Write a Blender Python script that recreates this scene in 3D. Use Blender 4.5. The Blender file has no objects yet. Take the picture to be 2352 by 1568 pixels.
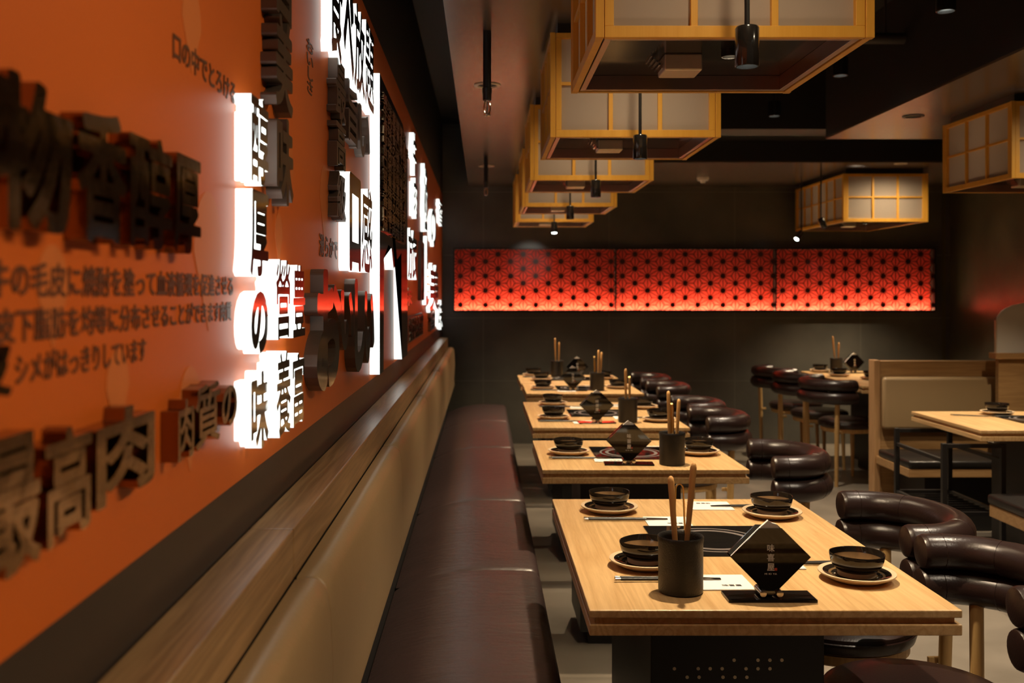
import bpy, bmesh, math, random
from mathutils import Vector, Matrix
random.seed(7)
S = bpy.context.scene
COL = S.collection
PI = math.pi

# ------------------------------------------------------------ camera
EYE = 1.428
F, PX, PY = 2287.0, 1110.0, 675.0          # focal length in pixels, straight-ahead point of the photo
cam = bpy.data.cameras.new('camera')
cam.sensor_fit = 'HORIZONTAL'; cam.sensor_width = 36.0
cam.lens = F / 2352 * 36.0
cam.shift_x = (1176 - PX) / 2352
cam.shift_y = -(784 - PY) / 2352
cam.clip_start = 0.02
cam.dof.use_dof = True
cam.dof.focus_distance = 2.6
cam.dof.aperture_fstop = 4.4
camo = bpy.data.objects.new('camera', cam); COL.objects.link(camo)
camo.location = (0, 0, EYE); camo.rotation_euler = (PI / 2, 0, 0)
S.camera = camo

# ------------------------------------------------------------ world, exposure
W = bpy.data.worlds.new('world'); S.world = W; W.use_nodes = True
W.node_tree.nodes['Background'].inputs[0].default_value = (1.0, 0.80, 0.62, 1)
W.node_tree.nodes['Background'].inputs[1].default_value = 0.04
S.view_settings.view_transform = 'Standard'
S.view_settings.look = 'None'
S.view_settings.gamma = 1.0
S.view_settings.use_curve_mapping = False
S.view_settings.exposure = 0.0
S.cycles.use_denoising = True
S.cycles.max_bounces = 8
S.cycles.sample_clamp_indirect = 4.0
S.cycles.caustics_reflective = False
S.cycles.caustics_refractive = False

K_SPOT, K_AISLE, K_SIGN, K_LED, K_LANTERN, K_HOOD, K_WASH, K_GAP = 8.0, 150.0, 1.6, 50.0, 1.5, 112.0, 80.0, 16.0

# ------------------------------------------------------------ materials
def rgb(c): return (c[0], c[1], c[2], 1)
MATS = {}
def mat(name, base, rough=0.5, metal=0.0, spec=0.5, bump=0.0, bscale=40.0, stretch=(1, 1, 1), vary=0.0, vscale=3.0, base2=None, coat=0.0):
    m = bpy.data.materials.new(name); m.use_nodes = True
    nt = m.node_tree; b = nt.nodes['Principled BSDF']
    b.inputs['Base Color'].default_value = rgb(base)
    b.inputs['Roughness'].default_value = rough
    b.inputs['Metallic'].default_value = metal
    b.inputs['Specular IOR Level'].default_value = spec
    b.inputs['Coat Weight'].default_value = coat
    b.inputs['Coat Roughness'].default_value = 0.06
    tc = nt.nodes.new('ShaderNodeTexCoord'); mp = nt.nodes.new('ShaderNodeMapping')
    mp.inputs['Scale'].default_value = stretch
    nt.links.new(tc.outputs['Object'], mp.inputs['Vector'])
    nz = nt.nodes.new('ShaderNodeTexNoise'); nz.inputs['Scale'].default_value = vscale; nz.inputs['Detail'].default_value = 5
    nt.links.new(mp.outputs[0], nz.inputs['Vector'])
    rp = nt.nodes.new('ShaderNodeValToRGB')
    b2 = base2 or tuple(x * (1 - 0.35) for x in base)
    rp.color_ramp.elements[0].color = rgb(b2); rp.color_ramp.elements[1].color = rgb(base)
    rp.color_ramp.elements[0].position = 0.5 - 0.3; rp.color_ramp.elements[1].position = 0.5 + 0.12
    nt.links.new(nz.outputs['Fac'], rp.inputs[0])
    if vary > 0:
        mx = nt.nodes.new('ShaderNodeMix'); mx.data_type = 'RGBA'
        mx.inputs['Factor'].default_value = vary
        mx.inputs[6].default_value = rgb(base)
        nt.links.new(rp.outputs[0], mx.inputs[7]); nt.links.new(mx.outputs[2], b.inputs['Base Color'])
    if bump > 0:
        n2 = nt.nodes.new('ShaderNodeTexNoise'); n2.inputs['Scale'].default_value = bscale; n2.inputs['Detail'].default_value = 4
        nt.links.new(mp.outputs[0], n2.inputs['Vector'])
        bp = nt.nodes.new('ShaderNodeBump'); bp.inputs['Strength'].default_value = bump; bp.inputs['Distance'].default_value = 0.004
        nt.links.new(n2.outputs['Fac'], bp.inputs['Height']); nt.links.new(bp.outputs[0], b.inputs['Normal'])
    MATS[name] = m
    return m

def wood(name, c1, c2, rough=0.4, axis=1, scale=5.0, cross=9.0):
    """Timber with growth rings drawn out along one axis."""
    m = bpy.data.materials.new(name); m.use_nodes = True
    nt = m.node_tree; b = nt.nodes['Principled BSDF']
    b.inputs['Roughness'].default_value = rough
    tc = nt.nodes.new('ShaderNodeTexCoord'); mp = nt.nodes.new('ShaderNodeMapping')
    sc = [cross] * 3; sc[axis] = 0.55
    mp.inputs['Scale'].default_value = sc
    nt.links.new(tc.outputs['Object'], mp.inputs['Vector'])
    nz = nt.nodes.new('ShaderNodeTexNoise'); nz.inputs['Scale'].default_value = 1.1; nz.inputs['Detail'].default_value = 3
    nt.links.new(mp.outputs[0], nz.inputs['Vector'])
    ma = nt.nodes.new('ShaderNodeMath'); ma.operation = 'MULTIPLY'; ma.inputs[1].default_value = scale * 4
    nt.links.new(nz.outputs['Fac'], ma.inputs[0])
    fr = nt.nodes.new('ShaderNodeMath'); fr.operation = 'PINGPONG'; fr.inputs[1].default_value = 1.0
    nt.links.new(ma.outputs[0], fr.inputs[0])
    n2 = nt.nodes.new('ShaderNodeTexNoise'); n2.inputs['Scale'].default_value = 26; n2.inputs['Detail'].default_value = 4
    nt.links.new(mp.outputs[0], n2.inputs['Vector'])
    mm = nt.nodes.new('ShaderNodeMix'); mm.data_type = 'FLOAT'; mm.inputs[0].default_value = 0.6
    nt.links.new(fr.outputs[0], mm.inputs[2]); nt.links.new(n2.outputs['Fac'], mm.inputs[3])
    rp = nt.nodes.new('ShaderNodeValToRGB')
    rp.color_ramp.elements[0].color = rgb(c2); rp.color_ramp.elements[0].position = 0.2
    rp.color_ramp.elements[1].color = rgb(c1); rp.color_ramp.elements[1].position = 0.75
    nt.links.new(mm.outputs[0], rp.inputs[0]); nt.links.new(rp.outputs[0], b.inputs['Base Color'])
    bp = nt.nodes.new('ShaderNodeBump'); bp.inputs['Strength'].default_value = 0.05; bp.inputs['Distance'].default_value = 0.002
    nt.links.new(n2.outputs['Fac'], bp.inputs['Height']); nt.links.new(bp.outputs[0], b.inputs['Normal'])
    MATS[name] = m
    return m

def emit(name, c, s):
    m = bpy.data.materials.new(name); m.use_nodes = True
    nt = m.node_tree; b = nt.nodes['Principled BSDF']
    b.inputs['Base Color'].default_value = (0.8, 0.8, 0.8, 1)
    b.inputs['Emission Color'].default_value = rgb(c); b.inputs['Emission Strength'].default_value = s
    MATS[name] = m
    return m

def tile(name, c1, c2, grout, axes, rough=0.3, w=1.2, h=0.6):
    """Large dark stone tiles with thin joints; axes picks which two object axes carry the grid."""
    m = bpy.data.materials.new(name); m.use_nodes = True
    nt = m.node_tree; b = nt.nodes['Principled BSDF']; b.inputs['Roughness'].default_value = rough
    tc = nt.nodes.new('ShaderNodeTexCoord'); sp = nt.nodes.new('ShaderNodeSeparateXYZ'); cb = nt.nodes.new('ShaderNodeCombineXYZ')
    nt.links.new(tc.outputs['Object'], sp.inputs[0])
    nt.links.new(sp.outputs[axes[0]], cb.inputs[0]); nt.links.new(sp.outputs[axes[1]], cb.inputs[1])
    bk = nt.nodes.new('ShaderNodeTexBrick'); bk.offset = 0.0
    bk.inputs['Scale'].default_value = 1.0; bk.inputs['Brick Width'].default_value = w; bk.inputs['Row Height'].default_value = h
    bk.inputs['Mortar Size'].default_value = 0.004; bk.inputs['Mortar Smooth'].default_value = 0.2
    bk.inputs['Mortar'].default_value = rgb(grout)
    nz = nt.nodes.new('ShaderNodeTexNoise'); nz.inputs['Scale'].default_value = 2.2; nz.inputs['Detail'].default_value = 7
    nt.links.new(tc.outputs['Object'], nz.inputs['Vector'])
    rp = nt.nodes.new('ShaderNodeValToRGB'); rp.color_ramp.elements[0].color = rgb(c2); rp.color_ramp.elements[1].color = rgb(c1)
    rp.color_ramp.elements[0].position = 0.3; rp.color_ramp.elements[1].position = 0.7
    nt.links.new(nz.outputs['Fac'], rp.inputs[0])
    nt.links.new(rp.outputs[0], bk.inputs['Color1']); nt.links.new(rp.outputs[0], bk.inputs['Color2'])
    nt.links.new(cb.outputs[0], bk.inputs['Vector']); nt.links.new(bk.outputs['Color'], b.inputs['Base Color'])
    MATS[name] = m
    return m

OAK = wood('oak_table', (0.67, 0.44, 0.21), (0.49, 0.285, 0.115), 0.36, cross=11.0)
OAKX = wood('oak_leg', (0.60, 0.38, 0.15), (0.48, 0.28, 0.10), 0.45, axis=2)
LEDGE = wood('oak_ledge', (0.37, 0.225, 0.108), (0.20, 0.115, 0.052), 0.30, cross=16.0)
BOOTHW = wood('oak_booth', (0.40, 0.235, 0.10), (0.30, 0.165, 0.065), 0.42, axis=0)
AMBER = wood('amber_pine', (0.92, 0.50, 0.075), (0.84, 0.42, 0.05), 0.45, axis=2, scale=2.0)
LEATHER = mat('brown_leather', (0.026, 0.013, 0.011), 0.30, bump=0.12, bscale=190, vary=0.6)
SEATL = mat('bench_leather', (0.058, 0.034, 0.032), 0.36, spec=0.9, bump=0.75, bscale=26, stretch=(0.6, 1.4, 1), vary=0.7, vscale=4)
BLACKL = mat('black_leather', (0.013, 0.011, 0.010), 0.32, bump=0.2, bscale=120)
BEIGE = mat('beige_leather', (0.35, 0.238, 0.122), 0.40, bump=0.12, bscale=120, vary=0.3)
BLACKM = mat('black_metal', (0.012, 0.011, 0.011), 0.42)
PHOUS = mat('gloss_black_metal', (0.016, 0.014, 0.013), 0.16, coat=0.5)
BLACKP = mat('black_paint', (0.010, 0.009, 0.009), 0.6)
GLAZE = mat('black_glaze', (0.013, 0.010, 0.008), 0.07, vary=0.5, base2=(0.03, 0.02, 0.012), vscale=9)
INNERG = mat('brown_glaze', (0.22, 0.13, 0.06), 0.10, vary=0.9, base2=(0.03, 0.02, 0.012), vscale=14)
CREAM = mat('cream_glaze', (0.66, 0.50, 0.33), 0.3)
CUPM = mat('matt_black_clay', (0.014, 0.012, 0.011), 0.42, bump=0.35, bscale=300)
HOB = mat('hob_glass', (0.010, 0.009, 0.009), 0.02)
RING = mat('hob_ring', (0.16, 0.14, 0.135), 0.4)
ACRY = mat('black_acrylic', (0.006, 0.005, 0.005), 0.03, coat=0.6)
SATB = mat('satin_black_acrylic', (0.006, 0.005, 0.005), 0.04, spec=0.25)
WHITEP = mat('white_print', (0.75, 0.72, 0.68), 0.5)
REDP = mat('red_print', (0.45, 0.05, 0.03), 0.5)
PAPERN = mat('white_paper', (0.84, 0.80, 0.75), 0.8)
INK = mat('black_ink', (0.02, 0.018, 0.018), 0.6)
CHROME = mat('chrome', (0.75, 0.70, 0.64), 0.10, metal=1.0)
STEEL = mat('brushed_steel', (0.80, 0.68, 0.50), 0.36, metal=0.6)
GOLD = mat('brass', (0.75, 0.50, 0.17), 0.25, metal=1.0)
STICK = wood('light_ash', (0.66, 0.36, 0.13), (0.52, 0.27, 0.09), 0.5, axis=2)
ORANGE = mat('orange_mural', (0.54, 0.108, 0.010), 0.42, vary=0.45, base2=(0.44, 0.078, 0.007), vscale=1.6)
MOTIF = mat('mural_motif', (0.53, 0.145, 0.032), 0.45)
DARKB = mat('dark_brown_paint', (0.030, 0.022, 0.018), 0.45)
SOFFIT = mat('taupe_gloss', (0.115, 0.082, 0.060), 0.25, spec=0.7)
CONC = mat('concrete', (0.25, 0.21, 0.165), 0.40, bump=0.1, bscale=30, vary=0.9, base2=(0.13, 0.108, 0.082), vscale=2.5)
SLATE = tile('slate_rear', (0.150, 0.138, 0.112), (0.085, 0.080, 0.068), (0.18, 0.165, 0.14), (0, 2), 0.32)
SLATER = tile('slate_side', (0.13, 0.115, 0.078), (0.065, 0.058, 0.042), (0.10, 0.09, 0.064), (1, 2), 0.30)
MIRR = mat('smoked_mirror', (0.022, 0.015, 0.012), 0.10, coat=0.5)
DARKC = mat('dark_bronze', (0.060, 0.042, 0.030), 0.35, metal=0.5)
GREYC = mat('bronze_grey', (0.13, 0.10, 0.08), 0.38, metal=0.4)
CHBR = mat('polished_bronze', (0.30, 0.19, 0.105), 0.18, metal=1.0, bump=0.35, bscale=22)
CHDK = mat('dark_mirror_bronze', (0.07, 0.045, 0.03), 0.14, metal=1.0, bump=0.25, bscale=18)
PRINT = mat('brown_print', (0.085, 0.028, 0.010), 0.5)
LIT = emit('lit_acrylic', (0.93, 1.0, 0.95), K_SIGN)
LEDM = emit('led_strip', (1.0, 0.72, 0.36), K_LED)
LENS = emit('lamp_lens', (0.9, 1.0, 0.93), 14.0)
LENSW = emit('warm_lens', (1.0, 0.78, 0.50), 6.0)
REDBOX = mat('red_backing', (0.70, 0.037, 0.022), 0.55)
LATT = mat('lattice_brown', (0.055, 0.008, 0.005), 0.5)
FROST = mat('frosted_acrylic', (0.42, 0.38, 0.33), 0.35)
SMOKE = mat('smoked_panel', (0.014, 0.011, 0.009), 0.14, spec=0.3)
COPPER = mat('copper_liner', (0.60, 0.42, 0.33), 0.28, metal=1.0)
# shoji paper: lets the lamp inside shine through
m = bpy.data.materials.new('shoji_paper'); m.use_nodes = True; nt = m.node_tree; nt.nodes.clear()
out = nt.nodes.new('ShaderNodeOutputMaterial'); mx = nt.nodes.new('ShaderNodeMixShader'); mx.inputs[0].default_value = 0.5
d1 = nt.nodes.new('ShaderNodeBsdfDiffuse'); d1.inputs[0].default_value = (0.72, 0.64, 0.56, 1)
d2 = nt.nodes.new('ShaderNodeBsdfTranslucent'); d2.inputs[0].default_value = (0.72, 0.62, 0.52, 1)
nt.links.new(d1.outputs[0], mx.inputs[1]); nt.links.new(d2.outputs[0], mx.inputs[2]); nt.links.new(mx.outputs[0], out.inputs[0])
SHOJI = m
# clear glass of the screens and bulbs
def glass(name, col, rough):
    m = bpy.data.materials.new(name); m.use_nodes = True
    b = m.node_tree.nodes['Principled BSDF']; b.inputs['Base Color'].default_value = rgb(col)
    b.inputs['Transmission Weight'].default_value = 1.0; b.inputs['Roughness'].default_value = rough; b.inputs['IOR'].default_value = 1.45
    return m
GLASS = glass('clear_glass', (0.95, 0.93, 0.9), 0.05)
FROSTG = glass('frosted_glass', (0.80, 0.77, 0.72), 0.45); FROSTG.node_tree.nodes['Principled BSDF'].inputs['Transmission Weight'].default_value = 0.15

# ------------------------------------------------------------ mesh helpers
class MB:
    def __init__(s): s.v = []; s.f = []; s.round = False
    def add(s, vs, fs):
        o = len(s.v); s.v += [tuple(v) for v in vs]; s.f += [tuple(i + o for i in f) for f in fs]
        return s
    def addbm(s, bm, M=None):
        bm.verts.index_update()
        return s.add([(M @ v.co if M else v.co) for v in bm.verts], [[v.index for v in f.verts] for f in bm.faces])
    def box(s, lo, hi, bev=0.0, seg=2, M=None):
        bm = bmesh.new(); bmesh.ops.create_cube(bm, size=1)
        if bev > 0.01: s.round = True; seg = 4
        for v in bm.verts:
            v.co = Vector([(lo[i] + hi[i]) / 2 + v.co[i] * (hi[i] - lo[i]) for i in range(3)])
        if bev > 0:
            bmesh.ops.bevel(bm, geom=bm.edges[:], offset=bev, segments=seg, affect='EDGES', profile=0.5)
        s.addbm(bm, M); bm.free(); return s
    def lathe(s, prof, n=32, c=(0, 0, 0), M=None, wob=None):
        s.round = True; vs = []; fs = []; idx = []
        for k, (r, z) in enumerate(prof):
            if r < 1e-6: idx.append([len(vs)]); vs.append(Vector((0, 0, z)))
            else:
                row = []
                for i in range(n):
                    a = 2 * PI * i / n; w = wob(a, r, z) if wob else (0, 0)
                    row.append(len(vs)); vs.append(Vector(((r + w[0]) * math.cos(a), (r + w[0]) * math.sin(a), z + w[1])))
                idx.append(row)
        for a, b in zip(idx, idx[1:]):
            for i in range(n):
                j = (i + 1) % n
                if len(a) == 1 and len(b) == 1: continue
                if len(a) == 1: fs.append((a[0], b[j], b[i]))
                elif len(b) == 1: fs.append((a[i], a[j], b[0]))
                else: fs.append((a[i], a[j], b[j], b[i]))
        M2 = Matrix.Translation(c) @ (M or Matrix())
        return s.add([M2 @ v for v in vs], fs)
    def tube(s, pts, rad, n=12, cap=True, closed=False):
        s.round = True; pts = [Vector(p) for p in pts]; N = len(pts)
        rads = rad if isinstance(rad, (list, tuple)) else [rad] * N
        vs = []; fs = []; rows = []
        up = None
        for i, p in enumerate(pts):
            if closed: t = pts[(i + 1) % N] - pts[i - 1]
            else: t = (pts[min(i + 1, N - 1)] - pts[max(i - 1, 0)])
            t.normalize()
            if up is None:
                up = Vector((0, 0, 1)) if abs(t.z) < 0.9 else Vector((1, 0, 0))
            u = (up - t * up.dot(t))
            if u.length < 1e-5: u = Vector((1, 0, 0)) - t * t.x
            u.normalize(); up = u; w = t.cross(u)
            rows.append([len(vs) + k for k in range(n)])
            for k in range(n):
                a = 2 * PI * k / n
                vs.append(p + (u * math.cos(a) + w * math.sin(a)) * rads[i])
        prs = list(zip(rows, rows[1:])) + ([(rows[-1], rows[0])] if closed else [])
        for a, b in prs:
            for k in range(n):
                j = (k + 1) % n
                fs.append((a[k], a[j], b[j], b[k]))
        if cap and not closed:
            fs.append(tuple(reversed(rows[0]))); fs.append(tuple(rows[-1]))
        return s.add(vs, fs)
    def cyl(s, p0, p1, r0, r1=None, n=20):
        return s.tube([p0, p1], [r0, r0 if r1 is None else r1], n)
    def prism(s, poly, axis, d0, d1):
        """Extrude a 2-D polygon (in the two other axes, in order) along axis."""
        n = len(poly)
        def P(q, d):
            r = list(q); r.insert(axis, d); return Vector(r)
        vs = [P(q, d0) for q in poly] + [P(q, d1) for q in poly]
        fs = [tuple(range(n)), tuple(range(2 * n - 1, n - 1, -1))] + [(i, i + n, (i + 1) % n + n, (i + 1) % n) for i in range(n)]
        return s.add(vs, fs)
    def mesh(s, name, m):
        me = bpy.data.meshes.new(name); me.from_pydata(s.v, [], s.f)
        bm = bmesh.new(); bm.from_mesh(me); bmesh.ops.recalc_face_normals(bm, faces=bm.faces); bm.to_mesh(me); bm.free()
        me.materials.append(m)
        for p in me.polygons: p.use_smooth = True
        me.set_sharp_from_angle(angle=math.radians(38 if s.round else 12))
        return me
    def build(s, name, m, parent=None, loc=None):
        o = bpy.data.objects.new(name, s.mesh(name, m)); COL.objects.link(o)
        if parent: o.parent = parent
        if loc: o.location = loc
        return o

def tag(o, label, cat, group=None):
    o['label'] = label; o['category'] = cat
    if group: o['group'] = group
    return o
def thing(name, label, cat, loc=(0, 0, 0), rz=0.0, group=None):
    o = bpy.data.objects.new(name, None); COL.objects.link(o); o.empty_display_size = 0.05
    o.location = loc; o.rotation_euler = (0, 0, rz)
    return tag(o, label, cat, group)
def struct(o): o['kind'] = 'structure'; return o
def dup(root, loc, rz=0.0, label=None, group=None):
    def cp(o, par):
        c = o.copy(); COL.objects.link(c)
        if par: c.parent = par
        for ch in list(o.children):
            cp(ch, c)
        return c
    r = cp(root, None); r.location = loc; r.rotation_euler = (0, 0, rz)
    if label: r['label'] = label
    if group: r['group'] = group
    return r
def lamp(name, kind, loc, energy, color, parent=None, rot=(0, 0, 0), **kw):
    l = bpy.data.lights.new(name, kind); l.energy = energy; l.color = color
    for k, v in kw.items(): setattr(l, k, v)
    o = bpy.data.objects.new(name, l); COL.objects.link(o); o.location = loc; o.rotation_euler = rot
    if parent: o.parent = parent
    return o

# ------------------------------------------------------------ lettering
import numpy as np
_CH = {}
def char_cells(ch, bold, N):
    """One character, its strokes thickened by bold (em), as front polygons and outline segments in em units."""
    key = (ch, bold, N)
    if key in _CH: return _CH[key]
    c = bpy.data.curves.new('lettering', 'FONT'); c.body = ch; c.size = 1.0; c.resolution_u = 4
    o = bpy.data.objects.new('lettering', c); COL.objects.link(o)
    dg = bpy.context.evaluated_depsgraph_get(); dg.update()
    me = bpy.data.meshes.new_from_object(o.evaluated_get(dg))
    bpy.data.objects.remove(o); bpy.data.curves.remove(c)
    V = np.array([(v.co.x, v.co.y) for v in me.vertices]); T = []; E = {}
    for p in me.polygons:
        q = list(p.vertices)
        for k in range(1, len(q) - 1): T.append((q[0], q[k], q[k + 1]))
        for a, b in zip(q, q[1:] + q[:1]):
            e = (min(a, b), max(a, b)); E[e] = E.get(e, 0) + 1
    bpy.data.meshes.remove(me)
    SG = np.array([e for e, n in E.items() if n == 1]); T = np.array(T)
    pad = bold + 1.5 / N; lo = V.min(0) - pad; hi = V.max(0) + pad
    nx, ny = int((hi[0] - lo[0]) * N) + 2, int((hi[1] - lo[1]) * N) + 2
    gx = lo[0] + np.arange(nx) / N; gy = lo[1] + np.arange(ny) / N
    P = np.stack(np.meshgrid(gx, gy, indexing='ij'), -1).reshape(-1, 2)
    ins = np.zeros(len(P), bool)
    for t in T:
        a, b, d = V[t[0]], V[t[1]], V[t[2]]
        c1 = (b[0] - a[0]) * (P[:, 1] - a[1]) - (b[1] - a[1]) * (P[:, 0] - a[0])
        c2 = (d[0] - b[0]) * (P[:, 1] - b[1]) - (d[1] - b[1]) * (P[:, 0] - b[0])
        c3 = (a[0] - d[0]) * (P[:, 1] - d[1]) - (a[1] - d[1]) * (P[:, 0] - d[0])
        ins |= ((c1 >= 0) & (c2 >= 0) & (c3 >= 0)) | ((c1 <= 0) & (c2 <= 0) & (c3 <= 0))
    D = np.full(len(P), 9.0)
    for e in SG:
        a, b = V[e[0]], V[e[1]]; ab = b - a; L = ab.dot(ab) + 1e-12
        t = np.clip(((P - a) @ ab) / L, 0, 1)
        D = np.minimum(D, np.hypot(P[:, 0] - a[0] - t * ab[0], P[:, 1] - a[1] - t * ab[1]))
    Fd = (np.where(ins, -D, D) - bold).reshape(nx, ny)
    Fd[np.abs(Fd) < 1e-5] = 1e-5
    polys = []; segs = []
    for j in range(ny - 1):
        run = None
        for i in range(nx):
            full = i < nx - 1 and Fd[i, j] < 0 and Fd[i + 1, j] < 0 and Fd[i + 1, j + 1] < 0 and Fd[i, j + 1] < 0
            if full:
                if run is None: run = i
                continue
            if run is not None:
                polys.append([(gx[run], gy[j]), (gx[i], gy[j]), (gx[i], gy[j + 1]), (gx[run], gy[j + 1])]); run = None
            if i == nx - 1: continue
            cs = [(i, j), (i + 1, j), (i + 1, j + 1), (i, j + 1)]
            fv = [Fd[q] for q in cs]
            if min(fv) >= 0: continue
            pl = []; cr = []
            for k in range(4):
                a, b = cs[k], cs[(k + 1) % 4]; fa, fb = fv[k], fv[(k + 1) % 4]
                if fa < 0: pl.append((gx[a[0]], gy[a[1]]))
                if (fa < 0) != (fb < 0):
                    # interpolate in a fixed direction so that neighbours agree
                    t = fa / (fa - fb); q = (gx[a[0]] + (gx[b[0]] - gx[a[0]]) * t, gy[a[1]] + (gy[b[1]] - gy[a[1]]) * t)
                    pl.append(q); cr.append((q, fa < 0))
            if len(pl) > 2: polys.append(pl)
            out = [q for q, lv in cr if lv]; inn = [q for q, lv in cr if not lv]
            for a, b in zip(out, inn): segs.append((a, b))
    _CH[key] = (polys, segs)
    return _CH[key]
def glyph(text, bold=0.0, extr=0.5, spacing=1.0, N=64):
    """Raised characters normalised to 0..1 on every axis (front face at z = 1)."""
    polys = []; segs = []
    adv = 1.0 if any(ord(c) > 255 for c in text) else 0.72
    for r, line in enumerate(text.split('\n')):
        for k, ch in enumerate(line):
            p, g = char_cells(ch, bold, N)
            polys += [[(x + k * adv, y - r * spacing) for x, y in q] for q in p]
            segs += [tuple((x + k * adv, y - r * spacing) for x, y in q) for q in g]
    xs_ = [p[0] for q in polys for p in q]; ys_ = [p[1] for q in polys for p in q]
    x0, x1, y0, y1 = min(xs_), max(xs_), min(ys_), max(ys_)
    vs = []; fs = []; ix = {}
    def vert(p, z):
        k = (round(p[0], 5), round(p[1], 5), z)
        if k not in ix: ix[k] = len(vs); vs.append(Vector(((p[0] - x0) / (x1 - x0), (p[1] - y0) / (y1 - y0), z)))
        return ix[k]
    for q in polys:
        f = []
        for p in q:
            i = vert(p, 1.0)
            if i not in f: f.append(i)
        if len(f) > 2: fs.append(tuple(f))
    for a, b in segs:
        f = (vert(a, 0.0), vert(b, 0.0), vert(b, 1.0), vert(a, 1.0))
        if len(set(f)) == 4: fs.append(f)
    return vs, fs
def split_glyph(vs, fs):
    """(front faces, the rest)"""
    fr = [f for f in fs if all(vs[i].z > 0.999 for i in f)]
    sd = [f for f in fs if not all(vs[i].z > 0.999 for i in f)]
    return fr, sd

# ============================================================ SETTING
WX, BY, RX = -0.39, 9.5, 4.45               # wall beside the bench, rear wall, wall across the room
Y0 = -1.6
SOF, CEIL = 2.45, 3.05
def sbox(name, lo, hi, m, bev=0.0): return struct(MB().box(lo, hi, bev).build(name, m))
sbox('floor', (WX - 0.2, Y0, -0.1), (RX + 0.2, BY + 0.2, 0.0), CONC)
sbox('ceiling', (WX - 0.2, Y0, CEIL), (RX + 0.2, BY + 0.2, CEIL + 0.1), BLACKP)
sbox('wall_rear', (WX - 0.2, BY, 0), (RX + 0.2, BY + 0.15, CEIL), SLATE)
sbox('wall_right', (RX, Y0, 0), (RX + 0.15, BY, CEIL), SLATER)
wl = sbox('wall_left', (WX - 0.15, Y0, 1.130), (WX, BY, 2.375), ORANGE)
sbox('wall_left_lower', (WX - 0.15, Y0, 0), (WX - 0.001, BY, 1.130), DARKB)
sbox('wall_left_upper', (WX - 0.15, Y0, 2.375), (WX - 0.001, BY, CEIL), BLACKP)
sbox('trim_1', (4.375, 9.485, 0), (4.405, 9.5, 2.45), mat('olive_metal', (0.16, 0.14, 0.07), 0.4, metal=0.6))
# dropped ceilings
def soffit(name, x0, x1, y0, y1):
    o = sbox(name, (x0, y0, SOF), (x1, y1, SOF + 0.012), SOFFIT)
    side = MB().box((x0, y0, SOF + 0.012), (x1, y1, CEIL)).build('soffit_side', BLACKP, o)
    return o
soffit('ceiling_soffit', -0.14, 0.93, Y0, BY)
soffit('ceiling_soffit_rear', 0.93, RX, 7.75, BY)
soffit('ceiling_soffit_right', 2.26, RX, Y0, 6.57)
sbox('ceiling_beam', (0.93, 7.20, 2.62), (RX, 7.75, CEIL), BLACKP)

# faint fan motifs printed on the mural
def wall_at(x, y, t=0.0):
    """Point on the plane t in front of the orange wall seen at photo pixel (x, y)."""
    Y = F * (-(WX + t)) / (PX - x)
    return Y, EYE + (PY - y) * Y / F
b = MB()
for x, yt, yb in [(440, -40, 170), (478, 440, 760), (640, 488, 606), (436, 840, 1085), (745, 380, 560), (120, 560, 800), (270, 800, 1000), (665, 330, 460), (930, 430, 520), (955, 330, 420)]:
    Yc, zt = wall_at(x, yt); _, zb = wall_at(x, yb); h = zt - zb; wd = h * 0.36
    pl = []
    for k in range(17):
        a = PI * k / 16; pl.append((Yc + wd * math.cos(a), zb + h * 0.55 + h * 0.45 * math.sin(a)))
    pl.append((Yc, zb))
    b.prism(pl, 0, WX - 0.0005, WX + 0.0006)
struct(b.build('wall_pattern', MOTIF, wl))

# ============================================================ LETTERS ON THE WALL
CH = {}
def placed(vs, Ya, Yb, za, zb, x0, x1):
    return [Vector((x0 + (x1 - x0) * v.z, Ya + (Yb - Ya) * v.x, za + (zb - za) * v.y)) for v in vs]
def sub(vs, fs):
    used = sorted({i for f in fs for i in f}); mp = {i: k for k, i in enumerate(used)}
    return [vs[i] for i in used], [tuple(mp[i] for i in f) for f in fs]
def wall_char(ch, Ya, Yb, za, zb, t, name, label, cat, group, face, side, bold=0.02):
    vs, fs = glyph(ch, bold, N=84)
    fr, sd = split_glyph(vs, fs)
    P = placed(vs, Ya, Yb, za, zb, WX - 0.001, WX + t)
    o = thing(name, label, cat, (WX, (Ya + Yb) / 2, (za + zb) / 2), 0, group)
    off = Vector(o.location)
    P = [p - off for p in P]
    MB().add(*sub(P, fr)).build('face', face, o)
    MB().add(*sub(P, sd)).build('returns', side, o)
    return o
def face_box(xl, xr, yt, yb, t, wall=False):
    """Extent on the wall of a character whose face (or whose wall edge, wall=True) starts at pixel xl and ends at xr."""
    d0 = -WX if wall else -(WX + t)
    Ya = F * d0 / (PX - xl); Yb = F * (-(WX + t)) / (PX - xr)
    zt = EYE + (PY - yt) * Ya / F; zb = EYE + (PY - yb) * Ya / F
    return Ya, Yb, zb, zt
def sign(ch, px, t, name, label, cat, group, face, side, bold=0.02, wall=False):
    Ya, Yb, za, zb = face_box(*px, t, wall)
    return wall_char(ch, Ya, Yb, za, zb, t, name, label, cat, group, face, side, bold)

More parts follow.
